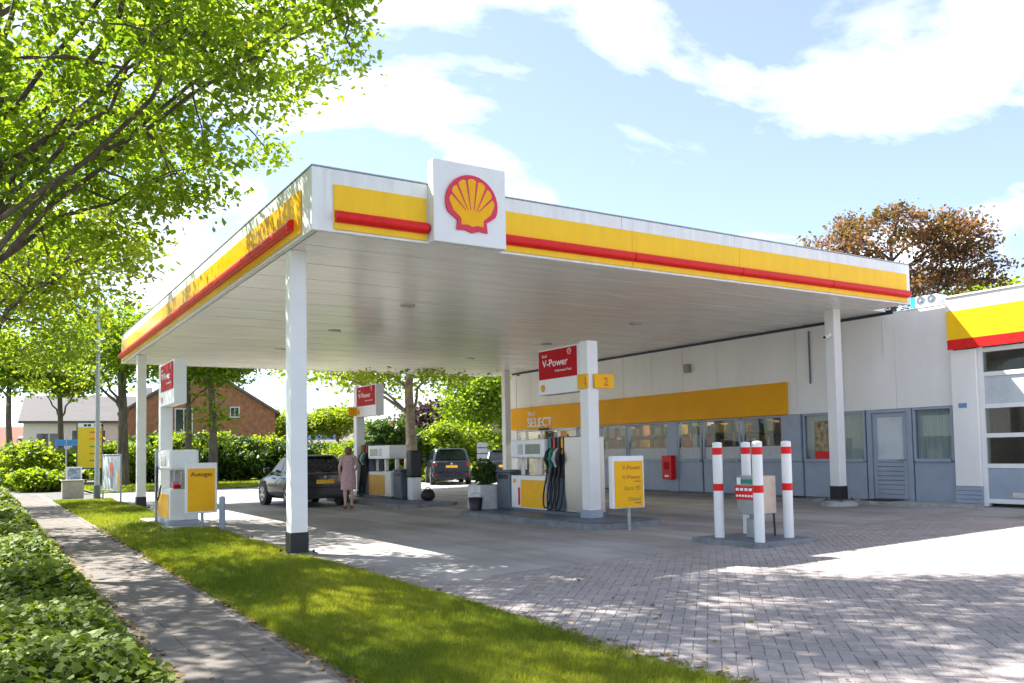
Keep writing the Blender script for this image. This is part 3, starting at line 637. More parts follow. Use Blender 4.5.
boxo('door_panel', g_, 17.78, 17.82, 6.39, 9.83, 0.315, 0.955, GREY); boxo('door_panel', g_, 17.77, 17.775, 8.2, 9.35, 0.36, 0.46, mat('notice_strip', (0.6, 0.58, 0.5), 0.5))
boxo('number_plate', ga, 17.668, 17.679, 10.16, 10.34, 2.23, 2.33, mat('plate_blue', (0.16, 0.27, 0.48), 0.4), 0.003)
tl = empty('tool_cabinet', (19.5, 9.2, 0.16), label='red tool cabinet inside the garage', cat='cabinet')
boxo('carcass', tl, 19.2, 19.8, 8.4, 9.45, 0.22, 1.5, RED, 0.01)
for k in range(5): boxo('drawer', tl, 19.17, 19.199, 8.43, 9.42, 0.3+k*0.23, 0.5+k*0.23, REDD, 0.004)
fe = MB(); fe.lathe((18.6, 9.35, 1.75), [(0.02, 0), (0.06, 0.01), (0.06, 0.28), (0.02, 0.33)], RED, 12); tag(fe.build('fire_extinguisher'), 'red fire extinguisher hanging behind the garage door glass', 'extinguisher')

# ---------------------------------------------------------------- pump islands, pylons, pumps
def island(name, x0, x1, y0, y1, zt, label):
    c = 0.35; poly = [(x0+c, y0), (x1-c, y0), (x1, y0+c), (x1, y1-c), (x1-c, y1), (x0+c, y1), (x0, y1-c), (x0, y0+c)]
    e = empty(name, ((x0+x1)/2, (y0+y1)/2, 0.05), label=label, cat='pump island')
    q = MB(); q.prism(poly, (0, 0, 0.0), (1, 0, 0), (0, 1, 0), zt-0.015, CONC); q.build('kerb', e)
    p2 = [((x0+x1)/2+(x-(x0+x1)/2)*0.86, (y0+y1)/2+(y-(y0+y1)/2)*0.95) for x, y in poly]
    q = MB(); q.prism(p2, (0, 0, zt-0.014), (1, 0, 0), (0, 1, 0), 0.016, GREYD); q.build('top_slab', e)
    return e
island('pump_island', 9.1, 10.95, 11.95, 17.2, 0.17, 'grey concrete island under the pump nearest the shop')
island('pump_island', 9.1, 10.95, 20.1, 26.0, 0.17, 'grey concrete island under the pump beside the woman')
bp_ = boxo('concrete_pad', None, 3.05, 3.92, 17.9, 21.0, 0.0, 0.105, CONCL, 0.01); tag(bp_, 'pale concrete pad under the autogas pump in the lawn', 'pad')

def pylon(x, y, zb, y0, y1, nums, label):
    """post with a square light box facing the lane; box spans y0..y1"""
    e = empty('sign_pylon', (x, y, zb), label=label, cat='pylon', group='sign pylons at the pumps')
    po = boxo('post', e, x-0.13, x+0.13, y-0.13, y+0.13, zb, 3.60, WHITE, 0.008)
    boxo('base_collar', e, x-0.16, x+0.16, y-0.16, y+0.16, zb, zb+0.16, GREY, 0.01)
    bx = boxo('sign_box', e, x-0.13, x+0.13, y0, y1, 2.63, 3.57, WHITE, 0.012); xf = x-0.13
    W_ = y1-y0; ytop = y1-0.04
    boxo('red_panel', bx, xf-0.012, xf-0.001, y0+0.06, y1-0.03, 2.95, 3.54, REDD, 0.003)
    xt = xf-0.0125
    text('lettering', bx, 'V-Power', (xt, y1-0.03-0.10*W_, 3.20), (0, -1, 0), (0, 0, 1), 0.155, WHITETXT, depth=0.003, sx=W_/1.45*1.18, bold=0.012)
    text('small_lettering', bx, 'Shell', (xt, y1-0.03-0.09*W_, 3.40), (0, -1, 0), (0, 0, 1), 0.06, WHITETXT, depth=0.003, sx=1.15, bold=0.006)
    text('tagline', bx, 'Performance Fuels', (xt, y0+0.06+0.12*W_, 3.08), (0, -1, 0), (0, 0, 1), 0.05, WHITETXT, 'RIGHT', depth=0.003, sx=1.1)
    emblem(bx, (xt, y0+0.06+0.17*W_, 3.455), (0, -1, 0), (0, 0, 1), 0.14, WHITETXT, REDD, 0.004)
    emblem(bx, (xf-0.001, y1-0.16, 2.77), (0, -1, 0), (0, 0, 1), 0.17, ORTXT, YELLOWS, 0.006)
    return e
p1 = pylon(10.02, 13.23, 0.165, 13.37, 14.80, None, 'white pylon with red light box at the pump nearest the shop')
t1 = boxo('number_tag', p1, 9.845, 9.886, 13.06, 13.38, 2.67, 2.95, YELLOWS, 0.004); text('number', t1, '1', (9.844, 13.17, 2.73), (0, -1, 0), (0, 0, 1), 0.16, ORTXT, depth=0.003, bold=0.02)
t2 = boxo('number_tag', p1, 10.02, 10.50, 13.045, 13.085, 2.67, 2.95, YELLOWS, 0.004); text('number', t2, '2', (10.24, 13.044, 2.73), (1, 0, 0), (0, 0, 1), 0.16, ORTXT, depth=0.003, bold=0.02)
p2 = pylon(10.02, 25.2, 0.165, 23.52, 25.05, None, 'white pylon with red light box behind the woman in pink')
t3 = boxo('number_tag', p2, 9.62, 9.885, 25.03, 25.07, 2.66, 2.94, YELLOWS, 0.004)
p3 = pylon(3.55, 20.75, 0.10, 19.05, 20.60, None, 'white pylon with red light box at the autogas pump by the lawn')

def hose_pts(a, b, sag, dx, n=12):
    a = Vector(a); b = Vector(b); out_ = []
    for i in range(n+1):
        t = i/n; p = a.lerp(b, t); p.z = a.z+(b.z-a.z)*t-sag*4*t*(1-t); p.x -= dx*math.sin(math.pi*t); out_.append(p)
    return out_
def pump(x, ya, s, zb, label, hoses=True, lo=0.78, steel=0.72, Lp=2.78):
    """ya: end next to the pylon, s: direction along Y in which the pump runs"""
    e = empty('fuel_pump', (x+0.27, ya+s*1.3, zb), label=label, cat='fuel pump', group='fuel pumps')
    def bb(name, x0, x1, y0, y1, z0, z1, m, b=0.0, parent=e):
        return boxo(name, parent, x0, x1, ya+s*y0, ya+s*y1, zb+z0, zb+z1, m, b)
    bb('plinth', x-0.02, x+0.55, 0.0, Lp, 0.0, 0.07, GREYD, 0.006)
    y = 0.0
    if steel:
        bb('steel_panel', x+0.01, x+0.5, 0.03, steel-0.004, 0.072, 1.58, STEEL, 0.008)
        y = steel
    if hoses:
        hc = bb('hose_column', x+0.06, x+0.48, y+0.002, y+0.66, 0.072, 1.60, GREYD, 0.008)
        cols = [YELLOWS, BLACK, RED, GREEN]
        for k in range(4):
            yy_ = y+0.11+k*0.145
            q = MB(); q.box(x+0.045, x+0.058, ya+s*yy_-0.05, ya+s*yy_+0.05, zb+1.25, zb+1.56, cols[k], 0.002); q.box(x+0.05, x+0.058, ya+s*yy_-0.055, ya+s*yy_+0.055, zb+0.75, zb+1.22, BLACK); q.build('boot', hc)
            q = MB(); nm = [BLACK, GREYL, GREEN, BLACK][k]
            q.tube([(x-0.02, ya+s*yy_, zb+0.98), (x-0.07, ya+s*yy_, zb+1.12), (x-0.05, ya+s*yy_, zb+1.27), (x+0.03, ya+s*yy_, zb+1.36)], [0.026, 0.042, 0.036, 0.016], nm, 10)
            q.tube([(x-0.075, ya+s*yy_, zb+1.05), (x-0.13, ya+s*yy_, zb+1.14), (x-0.085, ya+s*yy_, zb+1.24)], 0.010, nm, 6); q.build('nozzle', e)
            q = MB(); p_ = hose_pts((x-0.02, ya+s*yy_, zb+0.98), (x+0.04, ya+s*(yy_+0.02*(k-2)), zb+1.55), 0.0, 0.0)
            a_ = (x-0.02, ya+s*yy_, zb+0.98); lowz = zb+0.10+0.03*(k % 2)
            pts = [a_, (x-0.05, ya+s*(yy_+0.03), zb+0.75), (x-0.10, ya+s*(yy_+0.07), zb+0.42), (x-0.11, ya+s*(yy_+0.06), lowz+0.06), (x-0.09, ya+s*(yy_+0.01), lowz), (x-0.06, ya+s*(yy_-0.05), lowz+0.08), (x-0.01, ya+s*(yy_-0.07), zb+0.5), (x+0.03, ya+s*(yy_-0.065), zb+1.0), (x+0.04, ya+s*(yy_-0.06), zb+1.58)]
            sm = []
            for i in range(len(pts)-1):
                P0, P1, P2, P3 = [Vector(pts[max(0, min(len(pts)-1, i+j))]) for j in (-1, 0, 1, 2)]
                for t in (0, 0.33, 0.66): sm.append(0.5*((2*P1)+(P2-P0)*t+(2*P0-5*P1+4*P2-P3)*t*t+(3*P1-P0-3*P2+P3)*t**3))
            sm.append(Vector(pts[-1])); q.tube(sm, 0.017, RUBBER, 8); q.build('hose', e)
        y += 0.66
    cb_ = bb('cabinet', x, x+0.52, y+0.004, Lp-0.02, 0.072, lo, WHITE, 0.012)
    yl = bb('yellow_panel', x-0.010, x-0.001, y+0.03, y+0.98 if s > 0 else Lp-0.45, 0.10, lo-0.09, YELLOWS, 0.003, cb_)
    if s > 0:
        q = MB(); q.box(x-0.012, x-0.001, ya+s*(y+1.02), ya+s*(y+1.09), zb+0.14, zb+0.52, RED, 0.002); q.build('red_stripe', cb_)
        emblem(cb_, (x-0.001, ya+s*(y+1.24), zb+lo-0.12), (0, -1, 0), (0, 0, 1), 0.11, ORTXT, YELLOWS, 0.005)
    for yp in (y+0.06, (y+Lp-0.06)/2, Lp-0.1):
        bb('upright', x+0.2, x+0.3, yp-0.04, yp+0.04, lo, 1.16, STEEL, 0.004)
    hd = bb('display_head', x-0.02, x+0.54, y+0.01, Lp-0.04, 1.16, 1.56, WHITE, 0.03)
    bb('screen', x-0.026, x-0.021, y+0.18, y+0.75, 1.25, 1.46, mat('screen', (0.05, 0.10, 0.08), 0.15), 0.0, hd)
    bb('keypad', x-0.026, x-0.021, y+0.85, y+1.05, 1.24, 1.46, GALV, 0.0, hd)
    return e
pump(10.0, 13.38, 1, 0.165, 'fuel pump with black hoses and steel panel nearest the shop')
pump(10.0, 25.06, -1, 0.165, 'fuel pump with orange front panel beside the woman in pink', steel=0, Lp=2.32)
# autogas dispenser
ag = empty('autogas_pump', (3.5, 18.9, 0.10), label='white autogas pump standing on the lawn edge', cat='fuel pump')
boxo('plinth', ag, 3.18, 3.77, 18.18, 19.63, 0.105, 0.2, GREY, 0.006); cb_ = boxo('cabinet', ag, 3.2, 3.75, 18.2, 19.6, 0.203, 0.83, WHITE, 0.015)
boxo('yellow_panel', cb_, 3.19, 3.199, 18.35, 19.5, 0.24, 0.72, YELLOWS, 0.003)
for yv in (18.27, 19.0, 19.5): boxo('upright', ag, 3.42, 3.54, yv-0.03, yv+0.03, 0.832, 1.208, STEEL, 0.004)
hd = boxo('display_head', ag, 3.19, 3.76, 18.19, 19.6, 1.21, 1.63, WHITE, 0.05); boxo('screen', hd, 3.184, 3.189, 18.6, 19.2, 1.3, 1.5, MATS['screen'])
q = MB(); q.box(3.3, 3.5, 18.35, 18.45, 0.84, 0.92, REDD, 0.01); q.box(3.3, 3.42, 18.5, 18.6, 0.84, 0.98, mat('pink_label', (0.6, 0.25, 0.3), 0.5), 0.01); q.build('tray_goods', ag)
q = MB(); q.box(3.14, 3.19, 19.55, 19.62, 0.1, 1.65, GALV, 0.004); q.tube(hose_pts((3.16, 19.45, 1.3), (3.16, 19.0, 0.9), 0.5, 0.04), 0.015, RUBBER); q.build('hose', ag)
# autogas board
ab = empty('autogas_sign', (3.66, 17.4, 0.05), label='orange autogas board on a thin post in front of the autogas pump', cat='sign')
q = MB(); q.cyl((3.66, 17.43, 0.02), (3.66, 17.43, 0.5), 0.028, GALV, 12); q.build('post', ab)
bd = boxo('board', ab, 3.33, 3.93, 17.36, 17.41, 0.38, 1.36, WHITE, 0.012); boxo('orange_panel', bd, 3.375, 3.885, 17.35, 17.359, 0.42, 1.25, YELLOWS, 0.003)
text('lettering', bd, 'Autogas', (3.43, 17.349, 1.10), (1, 0, 0), (0, 0, 1), 0.085, DARKTXT, depth=0.002, sx=1.05, bold=0.012)
q = MB(); q.cyl((3.94, 17.0, 0.0), (3.94, 17.0, 0.68), 0.057, GREY, 16); q.lathe((3.94, 17.0, 0.68), [(0.057, 0), (0.05, 0.02), (0.02, 0.03)], GREY, 16)
tag(q.build('guard_post'), 'short grey guard post right of the autogas board', 'bollard')

# price board by the island
pb = empty('price_sign', (9.7, 11.75, 0.06), rz=0, label='yellow price board on a post at the end of the pump island', cat='sign')
q = MB(); q.cyl((9.72, 11.75, 0.03), (9.72, 11.75, 0.5), 0.03, GALV, 12); q.build('post', pb)
def skew(parent_name, x0, x1, y0, y1, z0, z1, m, b, parent, rz=R(-8), c=Vector((9.68, 11.75, 0))):
    q = MB(); q.box(x0, x1, y0, y1, z0, z1, m, b, Matrix.Translation(c) @ Matrix.Rotation(rz, 4, 'Z')); return q.build(parent_name, parent)
bd = skew('board', -0.33, 0.33, -0.06, 0.06, 0.44, 1.36, WHITE, 0.014, pb); skew('yellow_panel', -0.28, 0.30, -0.069, -0.061, 0.46, 1.27, YELLOWS, 0.002, bd)
mz = Matrix.Translation(Vector((9.68, 11.75, 0))) @ Matrix.Rotation(R(-8), 4, 'Z'); rr_ = mz.to_3x3() @ Vector((1, 0, 0))
for s_, z, m_, h_ in (('V-Power', 1.12, BROWNTXT, 0.075), ('V-Power', 0.955, BROWNTXT, 0.075), ('Euro 95', 0.76, OLIVETXT, 0.075), ('Diesel', 0.57, OLIVETXT, 0.075)):
    text('lettering', bd, s_, mz @ Vector((0.25, -0.0695, z)), rr_, (0, 0, 1), h_, m_, 'RIGHT', depth=0.002, bold=0.01)
for z in (0.90, 0.52): skew('fine_print', 0.12, 0.25, -0.0715, -0.0695, z, z+0.02, BROWNTXT, 0, bd)

# bollards round the air and water point
sl = MB(); sl.prism([(9.17, 8.30), (10.42, 8.30), (10.47, 8.36), (10.47, 9.62), (9.17, 9.62)], (0, 0, 0.02), (1, 0, 0), (0, 1, 0), 0.105, CONC); sl.prism([(9.24, 8.37), (10.37, 8.37), (10.40, 8.42), (10.40, 9.55), (9.24, 9.55)], (0, 0, 0.12), (1, 0, 0), (0, 1, 0), 0.012, GREYD)
tag(sl.build('bollard_slab'), 'dark concrete slab under the four red and white bollards', 'slab')
first = None
for (x, y, lab, tz, tx) in ((9.42, 9.28, 'leftmost of the four red and white bollards', 1.51, 0.008), (10.17, 9.41, 'red and white bollard behind the grey box, second from left', 1.53, 0.006), (9.34, 8.43, 'nearest red and white bollard, standing just in front of the grey box', 1.50, 0.012), (10.15, 8.60, 'rightmost of the four red and white bollards', 1.51, 0.018)):
    if first is None:
        e = empty('bollard', (x, y, 0.13)); q = MB(); q.cyl((0, 0, 0), (0, 0, 1.40), 0.073, WHITE, 22); q.lathe((0, 0, 1.40), [(0.073, 0), (0.07, 0.02), (0.03, 0.03)], WHITE, 22); q.build('post', e, False)
        for z in (1.24, 0.70):
            q = MB(); q.cyl((0, 0, z), (0, 0, z+0.105), 0.076, RED, 22); q.build('red_band', e, False)
        first = e
    else:
        e = first.copy(); col.objects.link(e); e.location = (x, y, 0.13)
        for ch in first.children:
            c_ = ch.copy(); col.objects.link(c_); c_.parent = e
    e.rotation_euler = (tx, -tx*1.2, 0)
    tag(e, lab, 'bollard', 'bollards around the air and water point')
au = empty('air_water_unit', (9.850, 8.920, 0.13), label='grey service box on a stand between the four bollards', cat='service box')
boxo('stand', au, 9.780, 9.920, 8.890, 9.020, 0.133, 0.5, GALV, 0.006)
bx = boxo('box', au, 9.600, 10.050, 8.750, 9.090, 0.48, 1.05, BOXGREY, 0.012); boxo('side_cover', bx, 9.615, 10.060, 8.738, 8.749, 0.49, 1.04, BEIGE, 0.004)
q = MB(); q.box(9.585, 9.599, 8.740, 9.110, 0.70, 0.90, RED, 0.002); q.build('red_label', bx)
q = MB()
for k in range(4): q.box(9.581, 9.584, 8.770+k*0.085, 8.830+k*0.085, 0.83, 0.87, WHITETXT)
for k in range(6): q.box(9.581, 9.584, 8.760+k*0.056, 8.800+k*0.056, 0.74, 0.77, WHITETXT)
q.build('print', bx)
q = MB(); q.box(9.593, 9.599, 8.770, 8.990, 0.94, 1.0, GREEN, 0.002); q.box(9.593, 9.599, 9.000, 9.070, 0.92, 1.02, WHITETXT); q.build('pictogram', bx)
q = MB(); q.cyl((10.160, 8.870, 0.13), (10.130, 8.870, 0.98), 0.017, mat('rusty_post', (0.10, 0.055, 0.04), 0.8), 10); q.build('thin_post', au)
boxo('meter_box', au, 9.660, 9.760, 8.850, 8.970, 0.133, 0.42, BOXGREY, 0.01)

# bins, planters, bag, guard post on the islands
bn = empty('litter_bin', (10.25, 16.5, 0.17), label='dark grey litter bin left of the pump nearest the shop', cat='litter bin')
boxo('body', bn, 10.0, 10.5, 16.2, 16.78, 0.172, 1.0, GREYD, 0.03); boxo('lid', bn, 9.98, 10.52, 16.18, 16.8, 1.0, 1.06, GREYD, 0.02); boxo('slot', bn, 9.992, 10.0, 16.3, 16.68, 0.86, 0.96, BLACK)
PLANT = leaf_mat('plant_leaf', (0.02, 0.06, 0.015), (0.10, 0.16, 0.03), 0.3)
def leaves_mesh(name, C, S, n, size, m, parent, shell=0.0, clump=0.0, nclump=0, nquad=4, fold=False, seedv=0):
    """n leaves in ellipsoid(s) given by rows of C (centres) and S (radii)"""
    rg = np.random.default_rng(seedv); C = np.array(C, float); S = np.array(S, float)
    vol = S.prod(1)**(2/3); k = rg.choice(len(C), n if not nclump else nclump, p=vol/vol.sum())
    d = rg.normal(size=(len(k), 3)); d /= np.linalg.norm(d, axis=1)[:, None]
    rr = rg.random(len(k))**(1/3); rr = shell+(1-shell)*rr
    P = C[k]+d*rr[:, None]*S[k]
    cr = rg.random(len(k))
    if nclump:
        j = rg.integers(0, nclump, n); g = rg.normal(size=(n, 3))*clump; g[:, 2] *= 0.55
        Q = P[j]+g; base = cr[j]
    else: Q = P; base = cr
    n_ = len(Q); nn = rg.normal(size=(n_, 3)); nn[:, 2] = np.abs(nn[:, 2])+0.35; nn /= np.linalg.norm(nn, axis=1)[:, None]
    a = rg.normal(size=(n_, 3)); a[:, 2] -= 0.3; a -= nn*(a*nn).sum(1)[:, None]; a /= np.linalg.norm(a, axis=1)[:, None]; b = np.cross(nn, a)
    s = size*(0.45+1.0*rg.random(n_)); sa = s[:, None]
    rnd = np.clip(0.55*base+0.40*rg.random(n_)+0.03, 0, 1)
    if fold:
        h = nn*sa*0.16
        V = np.stack([Q-a*sa*0.55, Q-a*sa*0.1+b*sa*0.34+h, Q+a*sa*0.6, Q-a*sa*0.55, Q+a*sa*0.6, Q-a*sa*0.1-b*sa*0.34+h], 1).reshape(-1, 3, 3)
        me = numpy_mesh(name, V, 3, [m], np.repeat(rnd, 2))
    else:
        V = np.stack([Q-a*sa*0.55, Q+b*sa*0.36, Q+a*sa*0.6, Q-b*sa*0.36], 1); me = numpy_mesh(name, V, 4, [m], rnd)
    o = bpy.data.objects.new(name, me); col.objects.link(o)
    if parent: o.parent = parent; o.location = -origin_of(parent)
    return o, P
pl = empty('planter', (9.85, 17.0, 0.1), label='white planter with dark leafy plant at the far end of the pump island', cat='planter')
q = MB(); q.box(9.6, 10.2, 16.85, 17.45, 0.155, 0.72, mat('planter_white', (0.62, 0.62, 0.62), 0.5), 0.03); q.build('tub', pl)
leaves_mesh('plant', [(9.9, 17.15, 1.0)], [(0.3, 0.3, 0.32)], 700, 0.10, PLANT, pl)
pot = empty('bucket', (9.35, 16.95, 0.16), label='small black bucket in front of the white planter', cat='bucket')
q = MB(); q.lathe((9.42, 16.75, 0.155), [(0.13, 0), (0.17, 0.3), (0.16, 0.3), (0.13, 0.06)], BLACK, 18); q.build('tub', pot)
q = MB(); q.tube([(9.42+0.17*math.cos(t), 16.75, 0.44+0.12*math.sin(t)) for t in [math.pi*i/8 for i in range(9)]], 0.006, GALV, 6); q.build('handle', pot)
fl = empty('lane_marker', (10.66, 18.6, 0.08), label='slim post with four white squares beyond the planter', cat='marker')
q = MB(); q.cyl((10.66, 18.6, 0.05), (10.66, 18.6, 1.7), 0.025, GREYD, 10); q.build('post', fl)
for k in range(4): boxo('white_square', fl, 10.51, 10.81, 18.56, 18.574, 1.16+k*0.145, 1.28+k*0.145, WHITETXT, 0.003)
bn = empty('litter_bin', (10.28, 22.42, 0.17), label='dark grey litter bin beside the pump at the woman in pink', cat='litter bin')
boxo('body', bn, 10.05, 10.5, 22.17, 22.68, 0.172, 0.97, GREYD, 0.03); boxo('lid', bn, 10.03, 10.52, 22.15, 22.70, 0.97, 1.03, GREYD, 0.02); boxo('slot', bn, 10.042, 10.05, 22.25, 22.6, 0.83, 0.93, BLACK)
gp = empty('guard_column', (10.3, 21.8, 0.17), label='white post with thick black sleeve at the end of the far pump island', cat='post')
boxo('post', gp, 10.15, 10.45, 21.65, 21.95, 0.172, 0.80, WHITE, 0.02); boxo('black_sleeve', gp, 10.125, 10.475, 21.625, 21.975, 0.795, 1.56, BLACK, 0.05)
bag = empty('black_bag', (10.45, 21.25, 0.17), label='round black bag lying at the tip of the far pump island', cat='bag')
q = MB(); q.lathe((10.45, 21.25, 0.17), [(0.10, 0), (0.19, 0.06), (0.20, 0.16), (0.15, 0.27), (0.07, 0.31)], RUBBER, 18); q.build('body', bag)
q = MB(); q.tube([(10.45+0.07*math.cos(t), 21.25, 0.47+0.06*math.sin(t)) for t in [math.pi*i/8 for i in range(9)]], 0.012, RUBBER, 6); q.build('handle', bag)
#__PART3__
# ---------------------------------------------------------------- cars
PAINT1 = mat('car_paint_black', (0.022, 0.024, 0.029), 0.2, var=0.1, coat=0.35, spec=0.4)
PAINT2 = mat('car_paint_navy', (0.012, 0.015, 0.025), 0.2, var=0.1, coat=0.35, spec=0.4)
TAIL = mat('tail_light', (0.22, 0.008, 0.01), 0.15, var=0.1, spec=0.7)
PLATE = mat('plate_yellow', (0.85, 0.48, 0.02), 0.5, var=0.02)
RIM = mat('rim_silver', (0.5, 0.5, 0.52), 0.3, metal=0.8)
def car(loc, rz, Ln, Wd, Ht, paint, label, tall=False):
    e = empty('parked_car', loc, rz, label=label, cat='car', group='cars at the station'); wd = Wd/2; h2 = Ln/2; belt = Ht*0.655
    st = [(-h2, .40, belt-.10, .86), (-h2+.05, .30, belt-.03, .93), (-h2+.25, .24, belt, .985), (-h2+.8, .21, belt+.01, 1), (0, .21, belt, 1), (h2-1.3, .21, belt-.02, 1), (h2-1.0, .21, belt-.07, .99),
          (h2-.45, .22, belt-.17, .96), (h2-.15, .25, belt-.25, .90), (h2-.03, .32, belt-.34, .82), (h2, .38, belt-.42, .74)]
    q = MB(); ring = None; vs = []
    for (y, zb, zt, k) in st:
        ww = wd*k; half = [(ww*.84, zb), (ww*.965, zb+.10), (ww*.99, zb+.22), (ww, (zb+zt)/2+.04), (ww*.975, zt-.10), (ww*.93, zt-.02), (ww*.80, zt+.01), (ww*.3, zt+.03)]
        ring = half+[(-x, z) for x, z in half[::-1]]; vs += [(x, y, z) for x, z in ring]
    n = len(ring); fs = [(i*n+k, i*n+(k+1) % n, (i+1)*n+(k+1) % n, (i+1)*n+k) for i in range(len(st)-1) for k in range(n)]
    q.add(vs, [f[::-1] for f in fs], paint, True); q.add(vs, [list(range(n)), [len(vs)-n+k for k in range(n)][::-1]], paint)
    # cabin
    yr0, yr1 = -h2+.10, -h2+(.42 if tall else .66); yf0, yf1 = h2-1.12, h2-1.85; z0, z1 = belt-.02, Ht
    def lv(t): return (yr0+(yr1-yr0)*t, yf0+(yf1-yf0)*t, wd*(.93-.17*t), z0+(z1-z0)*t)
    vs = []; T = (0, .25, .5, .75, .9, .97, 1.0); ins = (0, 0, 0, 0, .01, .04, .12); nn_ = 12
    for t, i_ in zip(T, ins):
        a, b, hw, z = lv(t); a += i_; b -= i_; hw -= i_; c = .10
        vs += [(-hw, a+c, z), (-hw+c, a+.02, z), (-hw*.4, a, z), (hw*.4, a, z), (hw-c, a+.02, z), (hw, a+c, z), (hw, b-c*1.6, z), (hw-c, b-.03, z), (hw*.4, b, z), (-hw*.4, b, z), (-hw+c, b-.03, z), (-hw, b-c*1.6, z)]
    q.add(vs, [(i*nn_+k, i*nn_+(k+1) % nn_, (i+1)*nn_+(k+1) % nn_, (i+1)*nn_+k) for i in range(len(T)-1) for k in range(nn_)], paint, True)
    q.add(vs, [[len(vs)-nn_+k for k in range(nn_)]], paint, True)
    body = q.build('body', e, False)
    def pane(name, pts): m_ = MB(); m_.add(pts, [list(range(len(pts)))], CARGLASS); return m_.build(name, e, False)
    o_ = .007
    for s in (-1, 1):
        def sp_(fy, t):
            a, b, hw, z = lv(t); a += .16; b -= .22; return (s*(hw+o_), a+(b-a)*fy, z)
        for f0, f1 in ((0.0, .16), (.19, .55), (.58, 1.0)):
            p_ = [sp_(f0 if f0 else .02, .10), sp_(f1, .10), sp_(f1 if f1 < 1 else .93, .86), sp_(f0, .86)]
            pane('side_window', p_ if s > 0 else p_[::-1])
    a0, _, hw0, zz0 = lv(.12); a1, _, hw1, zz1 = lv(.86)
    pane('rear_window', [(-hw0+.13, a0-o_, zz0), (hw0-.13, a0-o_, zz0), (hw1-.12, a1-o_, zz1), (-hw1+.12, a1-o_, zz1)])
    _, b0, hw0, zz0 = lv(.06); _, b1, hw1, zz1 = lv(.90)
    pane('windscreen', [(hw0-.12, b0+o_, zz0), (-hw0+.12, b0+o_, zz0), (-hw1+.1, b1+o_, zz1), (hw1-.1, b1+o_, zz1)])
    q = MB(); q.box(-wd*.9, wd*.9, -h2-.045, -h2+.09, .30, .56, paint, .03); q.box(-wd*.7, wd*.7, -h2-.05, -h2+.05, .24, .33, RUBBER, .02); q.build('rear_bumper', e, False)
    q = MB(); q.box(-.26, .26, -h2-.028, -h2+.02, belt-.30, belt-.19, PLATE, .003); q.build('number_plate', e, False)
    for s in (-1, 1):
        q = MB(); q.box(s*wd*.935, s*wd*.72, -h2-.012, -h2+.13, belt-.22, belt-.07, TAIL, .02); q.build('tail_light', e, False)
        q = MB(); q.box(s*wd*.86, s*wd*.66, -h2-.05, -h2, .42, .47, TAIL, .008); q.build('reflector', e, False)
        q = MB(); q.box(s*wd*.55, s*wd*.85, h2-.22, h2-.03, .55, .68, mat('head_light', (0.6, 0.6, 0.6), 0.1), .02); q.build('head_light', e, False)
        q = MB(); q.box(s*(wd+.01), s*(wd+.20), h2-1.55, h2-1.43, belt+.02, belt+.15, paint, .03); q.build('mirror', e, False)
        for y in (-h2+.95, -h2+1.75):
            q = MB(); q.box(s*(wd-.01), s*(wd+.02), y, y+.17, belt-.17, belt-.135, paint, .008); q.build('door_handle', e, False)
        for y in (-h2+.66, h2-.80):
            q = MB(); rr = .315 if not tall else .345
            q.cyl((s*(wd-.15), y, rr+.03), (s*(wd+.004), y, rr+.03), rr+.05, RUBBER, 26); q.build('wheel_arch', e, False)
            q = MB(); q.cyl((s*(wd-.19), y, rr), (s*(wd+.012), y, rr), rr, RUBBER, 28); wh = q.build('wheel', e, False)
            q = MB(); q.cyl((s*(wd+.012), y, rr), (s*(wd+.018), y, rr), rr*.66, RIM, 24)
            for k in range(5):
                t = 2*math.pi*k/5; q.box(-.003, .004, -.035, .035, .08, rr*.6, BLACK, 0, Matrix.Translation((s*(wd+.02), y, rr)) @ Matrix.Rotation(t, 4, 'X'))
            q.build('rim', wh, False)
    q = MB(); q.lathe((0, 0, 0), [(.012, 0), (.045, .002), (.045, .012), (.01, .014)], RIM, 18)
    o = q.build('badge', e, False); o.rotation_euler = (R(90), 0, 0); o.location = (0, -h2-.012, belt-.12)
    q = MB(); q.tube([(0.02, a0-.02, lv(.12)[3]+.01), (.22, a0-.005, lv(.2)[3]), (.36, lv(.25)[0]-.012, lv(.25)[3])], .012, RUBBER, 6); q.build('wiper', e, False)
    q = MB(); a, b, hw, z = lv(.985); q.box(-hw*.75, hw*.75, a-.13, a+.12, z-.045, z-.005, paint, .012); q.build('spoiler', e, False)
    return e
car((7.93, 24.45, gz(7.6)+0.002), R(3), 3.55, 1.66, 1.44, PAINT1, 'black hatchback standing at the pump behind the front canopy column')
p_ = pix(468, 484, 38.0); car((p_.x, p_.y+2, gz(p_.x, p_.y)+.004), R(-22), 4.3, 1.78, 1.60, PAINT2, 'dark blue sport utility car parked beyond the canopy', True)
p_ = pix(522, 484, 40.0); car((p_.x, p_.y+2, gz(p_.x, p_.y)+.004), R(-25), 4.2, 1.78, 1.52, PAINT2, 'dark car half hidden behind the shop corner')

